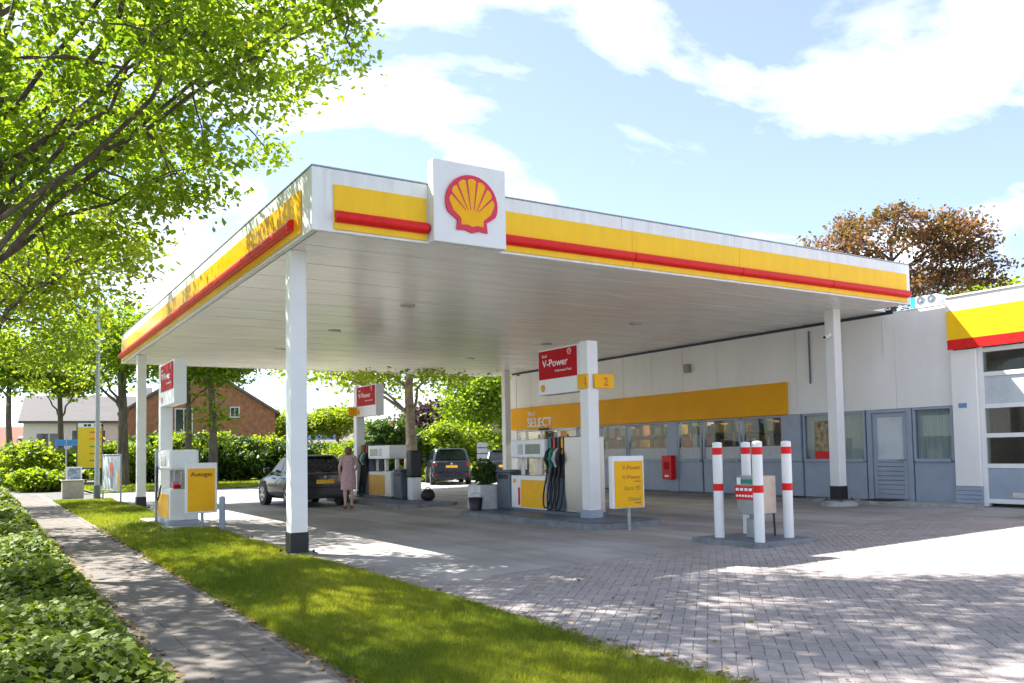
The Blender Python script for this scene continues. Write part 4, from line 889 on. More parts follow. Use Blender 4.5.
# ---------------------------------------------------------------- woman in a pink dress
SKIN = mat('skin', (0.58, 0.36, 0.27), 0.5, var=0.05); HAIR = mat('hair_brown', (0.16, 0.075, 0.04), 0.5, var=0.3, scale=30); DRESS = mat('dress_pink', (0.52, 0.33, 0.34), 0.8, var=0.14, scale=22)
pp = pix(348.5, 508, 23.0)
wo = empty('person', (pp.x, pp.y, gz(pp.x)+0.003), R(-12), label='woman in a dusty pink dress standing behind the black hatchback', cat='person')
bm = bmesh.new(); lay_ = bm.verts.layers.skin.verify(); VD = {}
def J(k, co, r, root=False):
    v = bm.verts.new(co); v[lay_].radius = (r, r) if not isinstance(r, tuple) else r; v[lay_].use_root = root; VD[k] = v; return v
def E_(*ks):
    for a, b in zip(ks[:-1], ks[1:]): bm.edges.new((VD[a], VD[b]))
J('pel', (0, 0, .92), (.14, .10), True); J('sp', (0, .01, 1.08), (.115, .085)); J('ch', (0, 0, 1.25), (.135, .095)); J('nb', (0, -.01, 1.385), .055); J('nk', (0, .005, 1.44), .047); J('hd', (0, .02, 1.51), (.072, .085)); J('tp', (0, .01, 1.585), (.055, .065))
J('nose', (0, .115, 1.505), .012); E_('pel', 'sp', 'ch', 'nb', 'nk', 'hd', 'tp'); E_('hd', 'nose')
for s in (-1, 1):
    k = str(s); J('sh'+k, (s*.155, 0, 1.345), .052); J('el'+k, (s*.24, -.03, 1.09), .038)
    wx, wy_, wz = (s*.20, .12, .88) if s < 0 else (s*.19, .20, .98)
    J('wr'+k, (wx, wy_, wz), .026); J('pm'+k, (wx-s*.005, wy_+.035, wz-.06), (.034, .018)); E_('ch', 'sh'+k, 'el'+k, 'wr'+k, 'pm'+k)
    for i, (ox, ln) in enumerate(((-.028, .060), (-.010, .075), (.010, .070), (.028, .055))):
        J('f%d%s' % (i, k), (wx+ox, wy_+.055, wz-.09), .009); J('g%d%s' % (i, k), (wx+ox, wy_+.055+ln*.4, wz-.09-ln), .007); E_('pm'+k, 'f%d%s' % (i, k), 'g%d%s' % (i, k))
    J('t1'+k, (wx-s*.04, wy_+.05, wz-.05), .010); J('t2'+k, (wx-s*.05, wy_+.08, wz-.08), .008); E_('wr'+k, 't1'+k, 't2'+k)
    J('hp'+k, (s*.085, 0, .84), .088); J('kn'+k, (s*.085, .015*s, .47), .056); J('cf'+k, (s*.085, -.015, .33), .052); J('an'+k, (s*.085, -.02, .09), .034); J('to'+k, (s*.10, .12, .035), (.038, .025)); E_('pel', 'hp'+k, 'kn'+k, 'cf'+k, 'an'+k, 'to'+k)
me = bpy.data.meshes.new('body'); bm.to_mesh(me); bm.free(); ob = bpy.data.objects.new('body', me); col.objects.link(ob)
ob.modifiers.new('s', 'SKIN').use_smooth_shade = True; sb = ob.modifiers.new('d', 'SUBSURF'); sb.levels = 1; sb.render_levels = 1
bpy.context.view_layer.update(); m2 = bpy.data.meshes.new_from_object(ob.evaluated_get(bpy.context.evaluated_depsgraph_get())); bpy.data.objects.remove(ob)
m2.materials.clear(); m2.materials.append(SKIN); m2.name = 'body'; link_mesh('body', m2, wo, False)
def loft(name, rings, m, parent, n=24, wob=0.0):
    q = MB(); vs = []
    for i, (cx, cy, z, rx, ry) in enumerate(rings):
        for k in range(n):
            t = 2*math.pi*k/n; f = 1+wob*(i/len(rings))*math.sin(5*t+1); vs.append((cx+rx*f*math.cos(t), cy+ry*f*math.sin(t), z))
    q.add(vs, [(i*n+k, i*n+(k+1) % n, (i+1)*n+(k+1) % n, (i+1)*n+k) for i in range(len(rings)-1) for k in range(n)], m, True); q.add(vs, [list(range(n))[::-1], [len(vs)-n+k for k in range(n)]], m)
    return q.build(name, parent, False)
loft('dress', [(0, 0, .50, .205, .17), (0, 0, .62, .20, .165), (0, -.005, .80, .20, .155), (0, -.01, .92, .185, .145), (0, 0, 1.06, .15, .115), (0, .01, 1.2, .172, .128), (0, 0, 1.32, .178, .105), (0, -.005, 1.385, .11, .08)], DRESS, wo, wob=.09)
for s in (-1, 1):
    q = MB(); q.tube([(s*.10, 0, 1.36), (s*.16, -.002, 1.335), (s*.178, -.006, 1.28), (s*.188, -.012, 1.23)], [.06, .066, .060, .058], DRESS, 14); q.build('sleeve', wo, False)
    q = MB(); q.tube([(s*.083, -.075, .03), (s*.085, -.03, .035), (s*.092, .05, .032), (s*.102, .15, .026)], [.03, .038, .044, .032], mat('shoe_brown', (0.14, 0.06, 0.045), 0.5), 12); q.build('shoe', wo, False)
loft('hair', [(0, -.045, 1.405, .045, .03), (0, -.04, 1.43, .078, .058), (0, -.028, 1.49, .093, .085), (0, -.012, 1.55, .096, .10), (0, -.004, 1.60, .078, .085), (0, 0, 1.63, .03, .035)], HAIR, wo, 20, .06)

# ---------------------------------------------------------------- street side: lamp post, boards, cabinet
lp = empty('lamp_post', (3.42, 33.2, 0), label='tall grey street lamp post on the lawn by the boards', cat='lamp post')
q = MB(); q.cyl((3.42, 33.2, 0), (3.42, 33.2, 8.6), 0.085, GALV, 14, 0.05); q.build('pole', lp); q = MB(); q.cyl((3.42, 33.2, 0), (3.42, 33.2, 0.55), 0.115, GREYD, 14); q.build('base', lp)
q = MB(); q.tube([(3.42, 33.2, 8.55), (3.2, 33.2, 8.75), (2.6, 33.2, 8.8)], 0.04, GALV, 8); q.box(2.0, 2.65, 33.1, 33.3, 8.74, 8.86, GALV, 0.02); q.build('lantern', lp)
def print_mat(name, cols, scale=3.0):
    m = bpy.data.materials.new(name); m.use_nodes = True; n = m.node_tree.nodes; l = m.node_tree.links; b = n['Principled BSDF']; b.inputs['Roughness'].default_value = 0.45
    t = n.new('ShaderNodeTexCoord'); v = n.new('ShaderNodeTexNoise'); v.inputs['Scale'].default_value = scale; v.inputs['Detail'].default_value = 6; l.new(t.outputs['Object'], v.inputs['Vector'])
    r = n.new('ShaderNodeValToRGB'); e = r.color_ramp.elements
    for i, c in enumerate(cols):
        p = 0.3+0.4*i/(len(cols)-1)
        if i < 2: e[i].position = p; e[i].color = (*c, 1)
        else: e.new(p).color = (*c, 1)
    l.new(v.outputs[0], r.inputs[0]); l.new(r.outputs[0], b.inputs['Base Color']); MATS[name] = m; return m
PRA = print_mat('print_grey', [(0.25, 0.28, 0.3), (0.5, 0.53, 0.55), (0.35, 0.38, 0.4)], 1.4)
PRB = print_mat('print_red', [(0.05, 0.06, 0.06), (0.35, 0.06, 0.05), (0.5, 0.42, 0.38), (0.06, 0.12, 0.10)], 2.2)
PRC = print_mat('print_blue', [(0.6, 0.62, 0.65), (0.12, 0.2, 0.3), (0.7, 0.7, 0.7)], 3.0)
fr = empty('banner_frame', (3.65, 31.2, 0), label='framed grey banner with a red figure on metal legs beside the lamp post', cat='banner')
q = MB(); A = Vector((3.52, 32.4, 0)); Bv = Vector((3.78, 30.0, 0))
for P in (A, Bv): q.cyl((P.x, P.y, 0.0), (P.x, P.y, 1.62), 0.03, GALV, 10)
for z in (0.42, 1.6): q.cyl((A.x, A.y, z), (Bv.x, Bv.y, z), 0.025, GALV, 10)
q.build('frame', fr); d = (Bv-A); ln_ = d.length; d.normalize()
q = MB(); q.prism([(0.05, 0.46), (ln_-0.05, 0.46), (ln_-0.05, 1.56), (0.05, 1.56)], A, d, (0, 0, 1), 0.012, PRA); bn_ = q.build('banner', fr)
nrm = d.cross(Vector((0, 0, 1))); O = A+nrm*0.0125
q = MB(); q.prism([(1.05, 0.95), (1.45, 0.95), (1.5, 1.28), (1.35, 1.36), (1.1, 1.34), (1.0, 1.2)], O, d, (0, 0, 1), 0.004, RED)
q.prism([(1.1, 0.5), (1.4, 0.5), (1.45, 0.945), (1.06, 0.945)], O, d, (0, 0, 1), 0.004, GREYD); q.prism([(1.15, 1.365), (1.33, 1.365), (1.34, 1.5), (1.16, 1.5)], O, d, (0, 0, 1), 0.004, SKIN)
q.build('printed_figure', bn_)
q = MB(); q.prism([(2.05, 0.5), (2.35, 0.5), (2.35, 1.0), (2.05, 1.0)], O, d, (0, 0, 1), 0.004, YELLOWS); q.build('yellow_field', bn_)
yb = empty('yellow_board', (4.9, 51.0, 0.0), label='tall yellow price board in a dark frame on two legs by the street', cat='board')
L_, R_ = pix(76, 470, 50.0), pix(103, 470, 50.0); dd = (R_-L_); dd.z = 0; wdt = dd.length; dd.normalize(); Lb = Vector((L_.x, L_.y, 0))
nb = dd.cross(Vector((0, 0, 1)))
q = MB(); q.prism([(0, 0.95), (wdt, 0.95), (wdt, 3.42), (0, 3.42)], Lb, dd, (0, 0, 1), 0.12, GREYD); bd = q.build('frame', yb)
q = MB(); q.prism([(.07, 1.02), (wdt-.07, 1.02), (wdt-.07, 3.12), (.07, 3.12)], Lb+nb*.121, dd, (0, 0, 1), 0.008, mat('board_yellow', (0.90, 0.62, 0.01), 0.5, var=0.02)); q.build('yellow_panel', bd)
q = MB(); q.prism([(.07, 3.13), (wdt-.07, 3.13), (wdt-.07, 3.36), (.07, 3.36)], Lb+nb*.121, dd, (0, 0, 1), 0.008, WHITETXT); q.build('white_header', bd)
q = MB()
for a, b in ((.35, .5), (.53, .68), (.85, .97), (1.0, 1.12), (1.15, 1.27)): q.prism([(a, 3.19), (b, 3.19), (b, 3.31), (a, 3.31)], Lb+nb*.13, dd, (0, 0, 1), 0.003, DARKTXT)
for z, m_ in ((2.85, ORTXT), (2.5, ORTXT), (2.1, OLIVETXT), (1.72, OLIVETXT), (1.36, OLIVETXT)): q.prism([(.62, z), (1.25, z), (1.25, z+.08), (.62, z+.08)], Lb+nb*.13, dd, (0, 0, 1), 0.003, m_)
q.build('print', bd)
for a in (.2, wdt-.2):
    q = MB(); P = Lb+dd*a; q.box(P.x-.05, P.x+.05, P.y-.05, P.y+.05, -.02, .96, GALV); q.build('leg', yb)
def poster(name, px0, px1, dist, z0, z1, m, label, frame=GREYD, top=None):
    a, b = pix(px0, 470, dist), pix(px1, 470, dist); d_ = b-a; d_.z = 0; w_ = d_.length; d_.normalize(); a = Vector((a.x, a.y, 0)); n_ = d_.cross(Vector((0, 0, 1)))
    e = empty(name, (a+d_*w_/2)[:], label=label, cat='board')
    q = MB(); q.prism([(0, z0), (w_, z0), (w_, z1), (0, z1)], a, d_, (0, 0, 1), .08, frame); f_ = q.build('frame', e)
    q = MB(); q.prism([(.06, z0+.06), (w_-.06, z0+.06), (w_-.06, z1-.06), (.06, z1-.06)], a+n_*.081, d_, (0, 0, 1), .006, m); q.build('print', f_)
    if top:
        q = MB(); q.prism([(.06, z1-.3), (w_-.06, z1-.3), (w_-.06, z1-.07), (.06, z1-.07)], a+n_*.088, d_, (0, 0, 1), .004, top); q.build('strip', f_)
    for t in (.1, w_-.1):
        q = MB(); P = a+d_*t; q.box(P.x-.03, P.x+.03, P.y-.03, P.y+.03, -.02, z0+.02, frame); q.build('leg', e)
    return e
poster('advert_board', 33, 57, 52, .12, 1.85, PRB, 'dark advert board with red print beside the footpath far ahead', top=YELLOWS)
poster('advert_board', 66, 82, 42, .1, 1.15, PRC, 'small pale board with a car print behind the grey cabinet', frame=WHITE)
cbx = empty('utility_cabinet', (2.85, 35.8, 0), label='beige utility cabinet standing at the path side', cat='cabinet')
boxo('body', cbx, 2.5, 3.22, 35.6, 36.0, 0.0, 0.66, mat('cabinet_beige', (0.36, 0.34, 0.26), 0.6), 0.02); boxo('lid', cbx, 2.47, 3.25, 35.57, 36.03, 0.662, 0.71, MATS['cabinet_beige'], 0.012); boxo('door', cbx, 2.56, 2.85, 35.592, 35.599, 0.08, 0.6, MATS['cabinet_beige'], 0.002)
ss = empty('street_sign', pix(66, 480, 44)[:2]+(0,) if False else (pix(66, 480, 44).x, pix(66, 480, 44).y, 0), label='blue street name plate on a grey post', cat='sign')
P = ss.location; q = MB(); q.cyl((P.x, P.y, 0), (P.x, P.y, 2.5), .035, GALV, 10); q.build('post', ss)
q = MB(); q.box(P.x-.45, P.x+.45, P.y-.03, P.y-.0, 2.1, 2.38, mat('sign_blue', (0.03, 0.20, 0.50), 0.4), .006); q.build('plate', ss)

# ---------------------------------------------------------------- trees
LEAF_A = leaf_mat('leaf_avenue', (0.06, 0.13, 0.013), (0.27, 0.37, 0.038), 0.6)
LEAF_Y = leaf_mat('leaf_yellow_green', (0.08, 0.15, 0.014), (0.28, 0.35, 0.035), 0.55)
LEAF_D = leaf_mat('leaf_dark', (0.02, 0.06, 0.014), (0.09, 0.15, 0.025), 0.35)
LEAF_P = leaf_mat('leaf_purple', (0.035, 0.018, 0.035), (0.095, 0.050, 0.085), 0.25)
LEAF_R = leaf_mat('leaf_copper', (0.055, 0.075, 0.025), (0.27, 0.115, 0.075), 0.42)
def bez(a, b, lift, n=7, jit=0.0, rg=random):
    a = Vector(a); b = Vector(b); o = []
    c = a.lerp(b, 0.45)+Vector((0, 0, lift))
    for i in range(n+1):
        t = i/n; p = a*(1-t)**2+c*2*t*(1-t)+b*t*t
        if 0 < i < n: p += Vector((rg.uniform(-1, 1), rg.uniform(-1, 1), rg.uniform(-.6, .6)))*jit
        o.append(p)
    return o
def tree(name, label, base, trunk, C, S, n, size, leaf, bark=BARK, tr=0.2, ncl=400, clump=0.35, fold=False, seed=1, limbs=12, twigs=70, group=None, shell=0.25, forced=()):
    rg = random.Random(seed); e = empty(name, base, label=label, cat='tree', group=group); bx_, by_ = base[0], base[1]
    q = MB(); tp = [Vector(p) for p in trunk]; k = len(tp)
    rs = [tr*(1.0-0.72*i/(k-1)) for i in range(k)]; rs[0] *= 1.25
    fine = []; fr_ = []
    for i in range(k-1):
        for t in (0, .5): fine.append(tp[i].lerp(tp[i+1], t)+Vector((rg.uniform(-1, 1), rg.uniform(-1, 1), 0))*tr*.12); fr_.append(rs[i]+(rs[i+1]-rs[i])*t)
    fine.append(tp[-1]); fr_.append(rs[-1]); q.tube(fine, fr_, bark, 12)
    cr, P = leaves_mesh('crown', C, S, n, size, leaf, e, shell=shell, clump=clump, nclump=ncl, fold=fold, seedv=seed)
    P = [Vector(p) for p in P]; spine = fine[len(fine)//2-1:]; pts = []
    targets = list(forced)+[rg.choice(P) for _ in range(limbs)]
    for j, b in enumerate(targets):
        b = Vector(b); a = min(spine, key=lambda s: abs(s.z-(b.z-0.8*(Vector((b.x, b.y, 0))-Vector((s.x, s.y, 0))).length)))
        pp_ = bez(a, b, 0.3*(b-a).length*.5, 8, 0.05*(b-a).length*.6, rg); r0 = tr*(0.36 if j < len(forced) else 0.24)
        q.tube(pp_, [r0*(1-i/len(pp_))+.012 for i in range(len(pp_))], bark, 8); pts += pp_[2:]
    for _ in range(twigs):
        b = rg.choice(P); a = min(pts, key=lambda s: (s-b).length_squared)
        if (a-b).length > 0.3:
            pp_ = bez(a, b, 0.1*(b-a).length, 4, 0.05, rg); q.tube(pp_, [.022*(1-i/6) for i in range(len(pp_))], bark, 5)
    q.build('trunk', e); return e

# the big street tree whose crown hangs in from the left and shades the paving
tree('street_tree', 'big leafy tree overhanging the canopy corner at the upper left', (-1.1, 14.0, 0.0),
     [(-1.1, 14.0, 0), (-.9, 14.0, 1.5), (-.6, 13.95, 3.0), (-.25, 13.9, 4.2), (-.1, 13.7, 6.0), (.1, 13.4, 7.6), (.2, 13.2, 9.2)],
     [(-0.3, 13.4, 8.0), (3.0, 10.4, 8.9), (0.2, 14.6, 5.7), (-2.8, 12.0, 8.0), (2.0, 14.5, 7.3), (1.4, 11.0, 7.0), (2.9, 12.6, 6.9), (1.7, 13.6, 5.5), (3.3, 11.2, 7.4), (5.0, 9.0, 9.6), (4.0, 10.4, 9.9), (3.2, 13.0, 7.3), (3.4, 9.8, 9.3), (1.4, 9.3, 9.2), (5.2, 8.6, 10.0)],
     [(3.3, 3.4, 3.0), (2.6, 2.8, 1.9), (2.5, 2.2, 1.3), (2.4, 3.0, 2.6), (1.9, 2.2, 1.5), (2.2, 2.2, 1.4), (1.5, 1.6, 1.1), (1.5, 1.6, 1.0), (1.5, 1.4, 0.9), (1.6, 1.8, 1.2), (2.4, 2.2, 1.1), (1.3, 1.4, 0.8), (2.7, 2.3, 1.2), (2.2, 1.9, 1.1), (2.0, 1.7, 1.0)],
     66000, 0.10, LEAF_A, tr=0.13, ncl=700, clump=0.21, fold=True, seed=11, limbs=18, twigs=200, group='trees along the street', forced=[(2.3, 13.3, 7.4), (1.2, 15.0, 7.0), (2.9, 10.6, 8.8), (-2.4, 12.2, 7.6), (1.9, 14.0, 5.6)])
tree('street_tree', 'leafy tree along the footpath behind the big overhanging tree', (-1.2, 21.5, 0.0),
     [(-1.2, 21.5, 0), (-1.1, 21.5, 2), (-.8, 21.4, 4), (-.3, 21.2, 6.5), (0, 21, 9)],
     [(0.2, 21, 7.2), (1.4, 20, 5.8), (-1.5, 22, 7), (1.9, 22.5, 6.4)], [(2.6, 3.0, 3.0), (1.9, 2.2, 1.7), (2.6, 3, 3), (1.6, 2.4, 1.6)], 17000, 0.12, LEAF_Y, tr=0.17, ncl=330, clump=0.27, seed=12, limbs=14, twigs=110, group='trees along the street')
tree('street_tree', 'third tree along the footpath, farther off at the left edge', (-1.3, 33.0, 0.0),
     [(-1.3, 33, 0), (-1.2, 33, 2.5), (-.9, 33, 5), (-.6, 33, 8)], [(-.8, 33, 7.4), (1.2, 32, 6.6), (-2.4, 33, 6.6), (1.6, 33.5, 5.2)], [(3.0, 3.2, 3.2), (2.4, 2.6, 2.2), (2.4, 3, 2.4), (2, 2, 1.3)], 13000, 0.15, LEAF_Y, tr=0.18, ncl=240, clump=0.32, seed=13, limbs=12, twigs=60, group='trees along the street')
def far_tree(px, dist, label, top, bot, rad, leaf, n=14000, size=.24, seed=1, tr=.22, bark=BARK, name='tree', sq=1.0, ncl=260, group=None, clump=.5, extra=()):
    b = pix(px, 470, dist); x, y = b.x, b.y; z1 = pix(px, top, dist).z; z0 = pix(px, bot, dist).z; zc = (z0+z1)/2; rz_ = (z1-z0)/2; rg = random.Random(seed)
    C = [(x, y, zc)]+[(x+rg.uniform(-.55, .55)*rad, y+rg.uniform(-.5, .5)*rad, zc+rg.uniform(-.4, .35)*rz_) for _ in range(4)]
    S = [(rad*.72, rad*.72, rz_*.95)]+[(rad*rg.uniform(.4, .55), rad*rg.uniform(.4, .55), rz_*rg.uniform(.4, .6)) for _ in range(4)]
    C += [e_[0] for e_ in extra]; S += [e_[1] for e_ in extra]
    return tree(name, label, (x, y, 0), [(x, y, -.05), (x+.05, y, z0*.5), (x-.03, y, max(z0, 1.0)), (x, y, zc), (x, y, zc+rz_*.5)], C, S, n, size, leaf, bark, tr, ncl, clump, False, seed, 8, 30, group)
far_tree(122, 48, 'tree with a bare brown trunk behind the yellow board', 300, 388, 4.6, LEAF_A, 10000, .22, 21, .30, ncl=300)
far_tree(188, 46, 'slender tree left of the brick house gable', 320, 382, 2.9, LEAF_A, 7000, .2, 22, .17)
far_tree(212, 45, 'tree with a mossy trunk in front of the brick house', 320, 384, 3.0, LEAF_A, 7000, .2, 23, .22, extra=(((pix(212, 470, 45).x, pix(212, 470, 45).y, 4.6), (.55, .55, 2.0)),))
far_tree(411, 33.5, 'tree with a thick pale trunk and yellow green crown behind the pump', 320, 390, 4.6, LEAF_Y, 12000, .18, 24, .26, BARKL)
far_tree(446, 62, 'dark purple leaved tree beyond the parked cars', 400, 442, 3.2, LEAF_P, 10000, .24, 25, .2)
far_tree(480, 50, 'tall green tree behind the parked cars by the shop corner', 352, 435, 3.0, LEAF_A, 13000, .2, 26, .2)
far_tree(338, 80, 'round pale green tree behind the black hatchback', 409, 436, 3.6, LEAF_Y, 9000, .3, 27, .2)
far_tree(282, 80, 'round pale green tree behind the front canopy column', 410, 440, 3.6, LEAF_Y, 8000, .3, 28, .2)
cx = pix(900, 470, 37)
tree('copper_tree', 'copper leaved tree rising behind the shop roof', (cx.x, cx.y, 0), [(cx.x, cx.y, 0), (cx.x+.1, cx.y, 3), (cx.x, cx.y, 6), (cx.x, cx.y, 8), (cx.x, cx.y, 9.6)],
     [pix(905, 262, 37), pix(858, 246, 36), pix(952, 242, 37), pix(832, 240, 36), pix(876, 222, 37), pix(928, 226, 37), pix(980, 262, 37), pix(905, 292, 37), pix(965, 290, 37), pix(898, 216, 36), pix(965, 222, 37), pix(850, 225, 37)],
     [(1.9, 1.9, 1.3), (1.3, 1.3, .8), (1.4, 1.4, .9), (1.0, 1.0, .35), (1.1, 1.1, .6), (1.1, 1.1, .6), (.9, 1.0, .8), (2.4, 2.2, 1.1), (1.5, 1.5, 1.0), (.7, .7, .4), (.8, .8, .4), (.8, .8, .4)], 16000, .135, LEAF_R, tr=.2, ncl=330, clump=.24, seed=29, limbs=18, twigs=120)
far_tree(1010, 45, 'green tree behind the garage roof', 284, 330, 2.6, LEAF_Y, 9000, .2, 30, .2)
far_tree(60, 62, 'green tree above the white house by the street', 340, 398, 3.2, LEAF_A, 6500, .24, 31, .22)
far_tree(8, 60, 'dark green tree by the street at the left edge', 330, 400, 3.0, LEAF_A, 6500, .24, 32, .22)

# ---------------------------------------------------------------- shrubs and hedges
def shrub(px, dist, top, rad, leaf, label, n=5000, size=.2, seed=1, bot=0.0, name='shrub', tallf=1.0):
    b = pix(px, 470, dist); x, y = b.x, b.y; z1 = pix(px, top, dist).z; rg = random.Random(seed)
    e = empty(name, (x, y, 0), label=label, cat='shrub', group='shrubs beyond the forecourt')
    C = [(x, y, z1*.45)]+[(x+rg.uniform(-.5, .5)*rad, y+rg.uniform(-.5, .5)*rad, z1*rg.uniform(.3, .7)) for _ in range(4)]
    S = [(rad*.8, rad*.8, z1*.5)]+[(rad*.5, rad*.5, z1*.3) for _ in range(4)]
    leaves_mesh('foliage', C, S, n, size, leaf, e, shell=.35, clump=.22, nclump=160, seedv=seed)
    q = MB()
    for k in range(4):
        t = rg.uniform(0, 6.28); q.tube([(x+.1*math.cos(t), y+.1*math.sin(t), -.02), (x+.3*math.cos(t), y+.3*math.sin(t), z1*.35), (x+.6*rad*math.cos(t), y+.6*rad*math.sin(t), z1*.7)], [.04, .03, .01], BARK, 6)
    q.build('stem', e); return e
SHR = [(118, 52, 438, 2.0, LEAF_Y, 'yellow green shrub right of the yellow board'), (136, 54, 434, 2.2, LEAF_D, 'dark shrub behind the far canopy column'), (152, 55, 432, 2.0, LEAF_D, 'dark shrub left of the autogas pylon'), (176, 53, 430, 2.1, LEAF_Y, 'yellow green shrub behind the autogas pump'),
       (198, 52, 432, 2.0, LEAF_D, 'dark shrub above the autogas board'), (220, 53, 428, 2.2, LEAF_Y, 'bright shrub right of the autogas board'), (242, 53, 436, 2.2, LEAF_D, 'dark shrub below the brick gable'), (262, 54, 434, 2.0, LEAF_Y, 'shrub left of the front canopy column'),
       (284, 54, 438, 2.2, LEAF_D, 'dark shrub behind the front canopy column'), (312, 54, 440, 2.1, LEAF_D, 'dark shrub above the black hatchback'), (334, 53, 441, 2.0, LEAF_Y, 'yellow green shrub behind the woman'), (352, 52, 438, 1.8, LEAF_Y, 'yellow green shrub behind the far pylon'),
       (387, 44, 416, 1.3, LEAF_D, 'tall dark conifer behind the far pump'), (373, 45, 424, 1.2, LEAF_D, 'dark conifer left of the far pump head'), (398, 46, 428, 1.3, LEAF_D, 'dark conifer beside the pale tree trunk'),
       (428, 47, 436, 1.6, LEAF_Y, 'yellow shrub left of the parked sport utility car'), (444, 46, 419, 1.6, LEAF_Y, 'tall bright green shrub above the parked sport utility car'), (474, 47, 420, 1.9, LEAF_Y, 'bright green shrub between the two parked cars'), (494, 48, 432, 1.6, LEAF_A, 'green shrub at the shop corner'),
       (24, 50, 440, 2.0, LEAF_Y, 'bright bush behind the dark advert board'), (66, 58, 448, 1.7, LEAF_Y, 'bright shrub left of the yellow board'), (8, 62, 452, 2.0, LEAF_A, 'shrub at the left edge by the street'), (420, 43, 470, 1.2, LEAF_Y, 'low bush left of the parked sport utility car'), (482, 44, 466, 1.0, LEAF_A, 'low bush between the parked cars'), (40, 47, 470, 1.3, LEAF_Y, 'low yellow bush at the path end')]
for k, (px, D_, top, rad, lf_, lab) in enumerate(SHR): shrub(px, D_, top, rad, lf_, lab, seed=50+k)

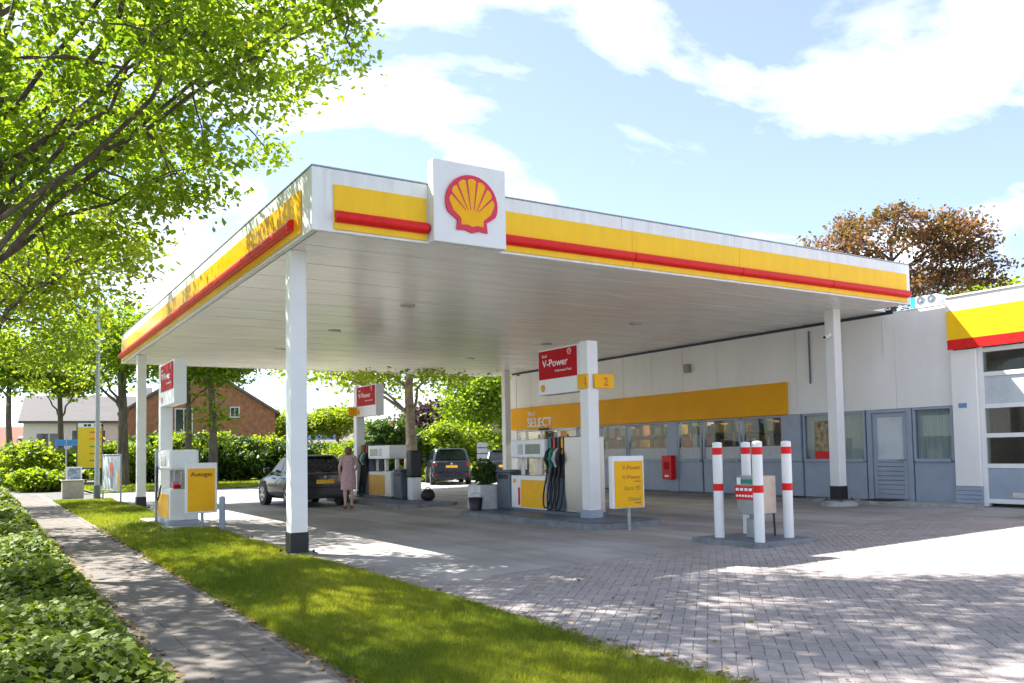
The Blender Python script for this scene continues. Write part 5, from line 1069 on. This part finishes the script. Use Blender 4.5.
# ---------------------------------------------------------------- houses
BRICK = mat('house_brick', (0.36, 0.15, 0.075), 0.85, var=0.18, scale=3); BRICKP = mat('house_pink', (0.55, 0.36, 0.28), 0.85, var=0.1); ROOF1 = mat('roof_grey', (0.10, 0.095, 0.095), 0.8, var=0.12, scale=2); ROOFR = mat('roof_red', (0.30, 0.11, 0.07), 0.8, var=0.15, scale=2); ROOFD = mat('roof_dark', (0.16, 0.14, 0.13), 0.8, var=0.15)
HW_ = mat('house_white', (0.68, 0.66, 0.62), 0.8, var=0.05); FRAME = mat('window_frame', (0.7, 0.7, 0.68), 0.5); HG = mat('house_glass', (0.03, 0.04, 0.05), 0.08, spec=0.8); SOLAR = mat('solar', (0.02, 0.06, 0.2), 0.15, spec=0.8); BLUEW = mat('blue_cladding', (0.06, 0.15, 0.36), 0.6)
def house(px, dist, W_, Dp, eave, ridge, rz, wall, roof, label, wins=(), gable_front=False, door=None, chimney=True, solar=False):
    b = pix(px, 470, dist); e = empty('house', (b.x, b.y, 0), rz, label=label, cat='house', group='houses beyond the forecourt'); hw, hd_ = W_/2, Dp/2
    q = MB(); q.box(-hw, hw, -hd_, hd_, -.1, eave, wall); 
    if gable_front: q.prism([(-hw, eave), (hw, eave), (0, ridge)], (0, -hd_, 0), (1, 0, 0), (0, 0, 1), -Dp, wall)
    else: q.prism([(-hd_, eave), (hd_, eave), (0, ridge)], (hw, 0, 0), (0, 1, 0), (0, 0, 1), -W_, wall)
    q.build('wall', e, False)
    q = MB(); o = .35; t = .18
    if gable_front:
        k = (ridge-eave)/hw
        for s in (-1, 1): q.prism([(s*(hw+o), eave-o*k+.02), (0, ridge+.02), (0, ridge+.02+t), (s*(hw+o), eave-o*k+.02+t)], (0, -hd_-.25, 0), (1, 0, 0), (0, 0, 1), -(Dp+.5), roof)
    else:
        k = (ridge-eave)/hd_
        for s in (-1, 1): q.prism([(s*(hd_+o), eave-o*k+.02), (0, ridge+.02), (0, ridge+.02+t), (s*(hd_+o), eave-o*k+.02+t)], (hw+.3, 0, 0), (0, 1, 0), (0, 0, 1), -(W_+.6), roof)
    r_ = q.build('roof', e, False)
    if chimney: q = MB(); q.box(hw*.4, hw*.4+.6, -.3, .3, ridge-.6, ridge+.9, wall); q.build('chimney', r_, False)
    if solar:
        for i in range(5):
            for j in range(2):
                k = (ridge-eave)/hd_; y0 = -hd_*.75+j*hd_*.33; z0 = eave+(hd_+y0)*k+t+.06; dy = hd_*.3; x0 = -hw*.7+i*1.05
                q = MB(); q.add([(x0, y0, z0), (x0+1, y0, z0), (x0+1, y0+dy, z0+dy*k), (x0, y0+dy, z0+dy*k), (x0, y0, z0-.05), (x0+1, y0, z0-.05), (x0+1, y0+dy, z0+dy*k-.05), (x0, y0+dy, z0+dy*k-.05)], [(0, 1, 2, 3), (7, 6, 5, 4), (0, 4, 5, 1), (2, 6, 7, 3), (1, 5, 6, 2), (0, 3, 7, 4)], SOLAR); q.build('solar_panel', r_, False)
    for (x, z, ww, hh) in wins:
        q = MB(); y = -hd_-.04
        q.box(x-.07, x+ww+.07, y, y+.06, z-.07, z, FRAME); q.box(x-.07, x+ww+.07, y, y+.06, z+hh, z+hh+.07, FRAME); q.box(x-.07, x, y, y+.06, z, z+hh, FRAME); q.box(x+ww, x+ww+.07, y, y+.06, z, z+hh, FRAME); q.box(x+ww/2-.03, x+ww/2+.03, y, y+.06, z, z+hh, FRAME)
        f_ = q.build('window', e, False); q = MB(); q.box(x, x+ww/2-.03, y+.03, y+.045, z, z+hh, HG); q.box(x+ww/2+.03, x+ww, y+.03, y+.045, z, z+hh, HG); q.build('pane', f_, False)
    return e
house(204, 66, 9.6, 10, 4.5, 7.6, R(-14), BRICK, ROOFD, 'brick house with a plain gable behind the shrubs', [(-1.6, 3.2, 1.0, 1.5), (1.9, 4.2, .5, .6)], True)
house(112, 74, 11.5, 7, 4.3, 6.2, R(-8), HW_, ROOF1, 'white house with pale grey roof behind the yellow board', [(-4.9, 1.2, 1.6, 2.2), (-2.6, 1.2, 2.2, 2.4), (.6, 1.2, 1.6, 2.2), (3.2, .9, 1.9, 2.6)])
house(330, 95, 13, 8, 2.4, 4.4, R(-18), BRICKP, ROOFD, 'low house with solar panels on its roof', [(-4, 1, 1.5, 1.2), (1, 1, 1.5, 1.2)], solar=True)
house(432, 85, 8, 8, 3.0, 4.6, R(-25), HW_, ROOFR, 'small white house below the purple tree', [(-2.6, 1.2, 1.2, 1.2), (.8, 1.2, 1.2, 1.2)])
house(503, 68, 6.4, 9, 3.0, 6.0, R(-30), BRICKP, ROOFR, 'pink brick gable showing at the shop corner', [(-1.6, 1.4, 1.1, 1.2)], True)
house(44, 105, 4.2, 5, 3.6, 3.9, R(-4), BLUEW, ROOF1, 'blue flat building at the end of the street', [(-1.2, 1.6, .9, .9), (.5, 1.6, .7, .9)], chimney=False)
house(12, 115, 9, 8, 2.6, 5.2, R(0), BRICKP, ROOFR, 'low red roofed house at the end of the street', [(-2.6, 1, 1.3, 1.2), (.8, 1, 1.3, 1.2)])
